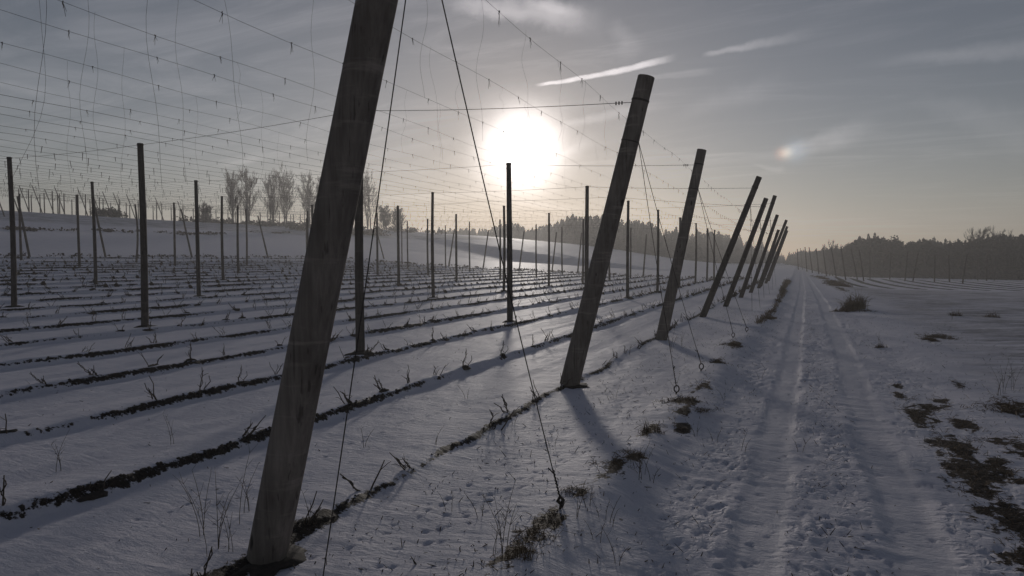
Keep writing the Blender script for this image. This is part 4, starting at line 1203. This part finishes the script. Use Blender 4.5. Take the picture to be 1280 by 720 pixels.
halo = math_n(nt, 'EXPONENT', mul(angd, -1 / 3.6))
wide = math_n(nt, 'EXPONENT', mul(angd, -1 / 17.0))
def rgbmul(col, fac):
    n = nt.nodes.new('ShaderNodeVectorMath'); n.operation = 'SCALE'; n.inputs[0].default_value = col; nt.links.new(fac, n.inputs['Scale'])
    return n.outputs[0]
def vadd(a, b_):
    n = nt.nodes.new('ShaderNodeVectorMath'); n.operation = 'ADD'; nt.links.new(a, n.inputs[0]); nt.links.new(b_, n.inputs[1]); return n.outputs[0]
def vmulc(a, c):
    n = nt.nodes.new('ShaderNodeVectorMath'); n.operation = 'MULTIPLY'; nt.links.new(a, n.inputs[0]); n.inputs[1].default_value = c; return n.outputs[0]
# values are before the 0.1 background strength
SKYMUL = (1., 1., 1.)
_bw = nt.nodes.new('ShaderNodeRGBToBW'); nt.links.new(sky.outputs['Color'], _bw.inputs[0])
_grey = nt.nodes.new('ShaderNodeVectorMath'); _grey.operation = 'SCALE'; _grey.inputs[0].default_value = (1.0, .985, 1.05); nt.links.new(_bw.outputs[0], _grey.inputs['Scale'])
base = mixc(nt, .30, sky.outputs['Color'], _grey.outputs[0])
base = vadd(base, rgbmul((1.25, 1.19, 1.1), mul(cloud, math_n(nt, 'ADD', 2.0, mul(wide, 4.0)))))
base = vadd(base, rgbmul((70, 66, 59), g1))
base = vadd(base, rgbmul((4.0, 3.4, 2.3), halo))
# mock sun 22 degrees right of the sun
for (px, py, col, dg) in ((977, 192, (5.5, 2.0, .6), .42), (984, 191, (9.0, 8.2, 5.6), .42), (994, 189, (1.6, 2.6, 3.4), .8)):
    d_ = ray(px, py); d_ /= np.linalg.norm(d_)
    base = vadd(base, rgbmul(col, gauss(d_, dg)[0]))
base = vmulc(base, (.995, .965, 1.035))
nt.links.new(base, bg.inputs['Color'])
bg.inputs['Strength'].default_value = .1

ld = bpy.data.lights.new('sun', 'SUN'); ld.energy = 3.1; ld.angle = math.radians(3.5); ld.color = (1, .92, .84)
lo = link(bpy.data.objects.new('sun', ld)); lo.location = (0, 0, 60)
from mathutils import Vector, Matrix
lo.rotation_euler = Vector((-sd[0], -sd[1], -sd[2])).to_track_quat('-Z', 'Y').to_euler()

# ------------------------------------------------------------------ haze
def haze(density):
    me = bpy.data.meshes.new('haze')
    x0, x1, y0, y1, z0, z1 = -790, 790, -80, 930, -6, 52
    v = [(x, y, z) for x in (x0, x1) for y in (y0, y1) for z in (z0, z1)]
    f = [(0, 1, 3, 2), (4, 6, 7, 5), (0, 4, 5, 1), (2, 3, 7, 6), (0, 2, 6, 4), (1, 5, 7, 3)]
    me.from_pydata(v, [], f); me.update()
    m = bpy.data.materials.new('haze'); m.use_nodes = True; t = m.node_tree; t.nodes.clear()
    out = t.nodes.new('ShaderNodeOutputMaterial'); pv = t.nodes.new('ShaderNodeVolumePrincipled')
    pv.inputs['Color'].default_value = (.97, .95, .925, 1); pv.inputs['Density'].default_value = density; pv.inputs['Anisotropy'].default_value = .55
    t.links.new(pv.outputs[0], out.inputs['Volume']); me.materials.append(m)
    o = link(bpy.data.objects.new('haze', me)); o['kind'] = 'stuff'; o['label'] = 'thin winter haze over the fields'
haze(.00105)

# ------------------------------------------------------------------ camera and render settings
cd = bpy.data.cameras.new('camera'); cd.sensor_width = 36; cd.lens = 36 * F / 1280; cd.clip_end = 4000; cd.clip_start = .05
co = link(bpy.data.objects.new('camera', cd))
m4 = Matrix(((RT[0], UP[0], -FW[0], CAM[0]), (RT[1], UP[1], -FW[1], CAM[1]), (RT[2], UP[2], -FW[2], CAM[2]), (0, 0, 0, 1)))
co.matrix_world = m4
S.camera = co
S.view_settings.view_transform = 'Standard'; S.view_settings.look = 'None'; S.view_settings.gamma = 1; S.view_settings.exposure = -1.42
S.view_settings.use_curve_mapping = False
S.render.engine = 'CYCLES'
S.cycles.use_denoising = True
S.cycles.volume_bounces = 1
S.cycles.max_bounces = 5; S.cycles.diffuse_bounces = 2
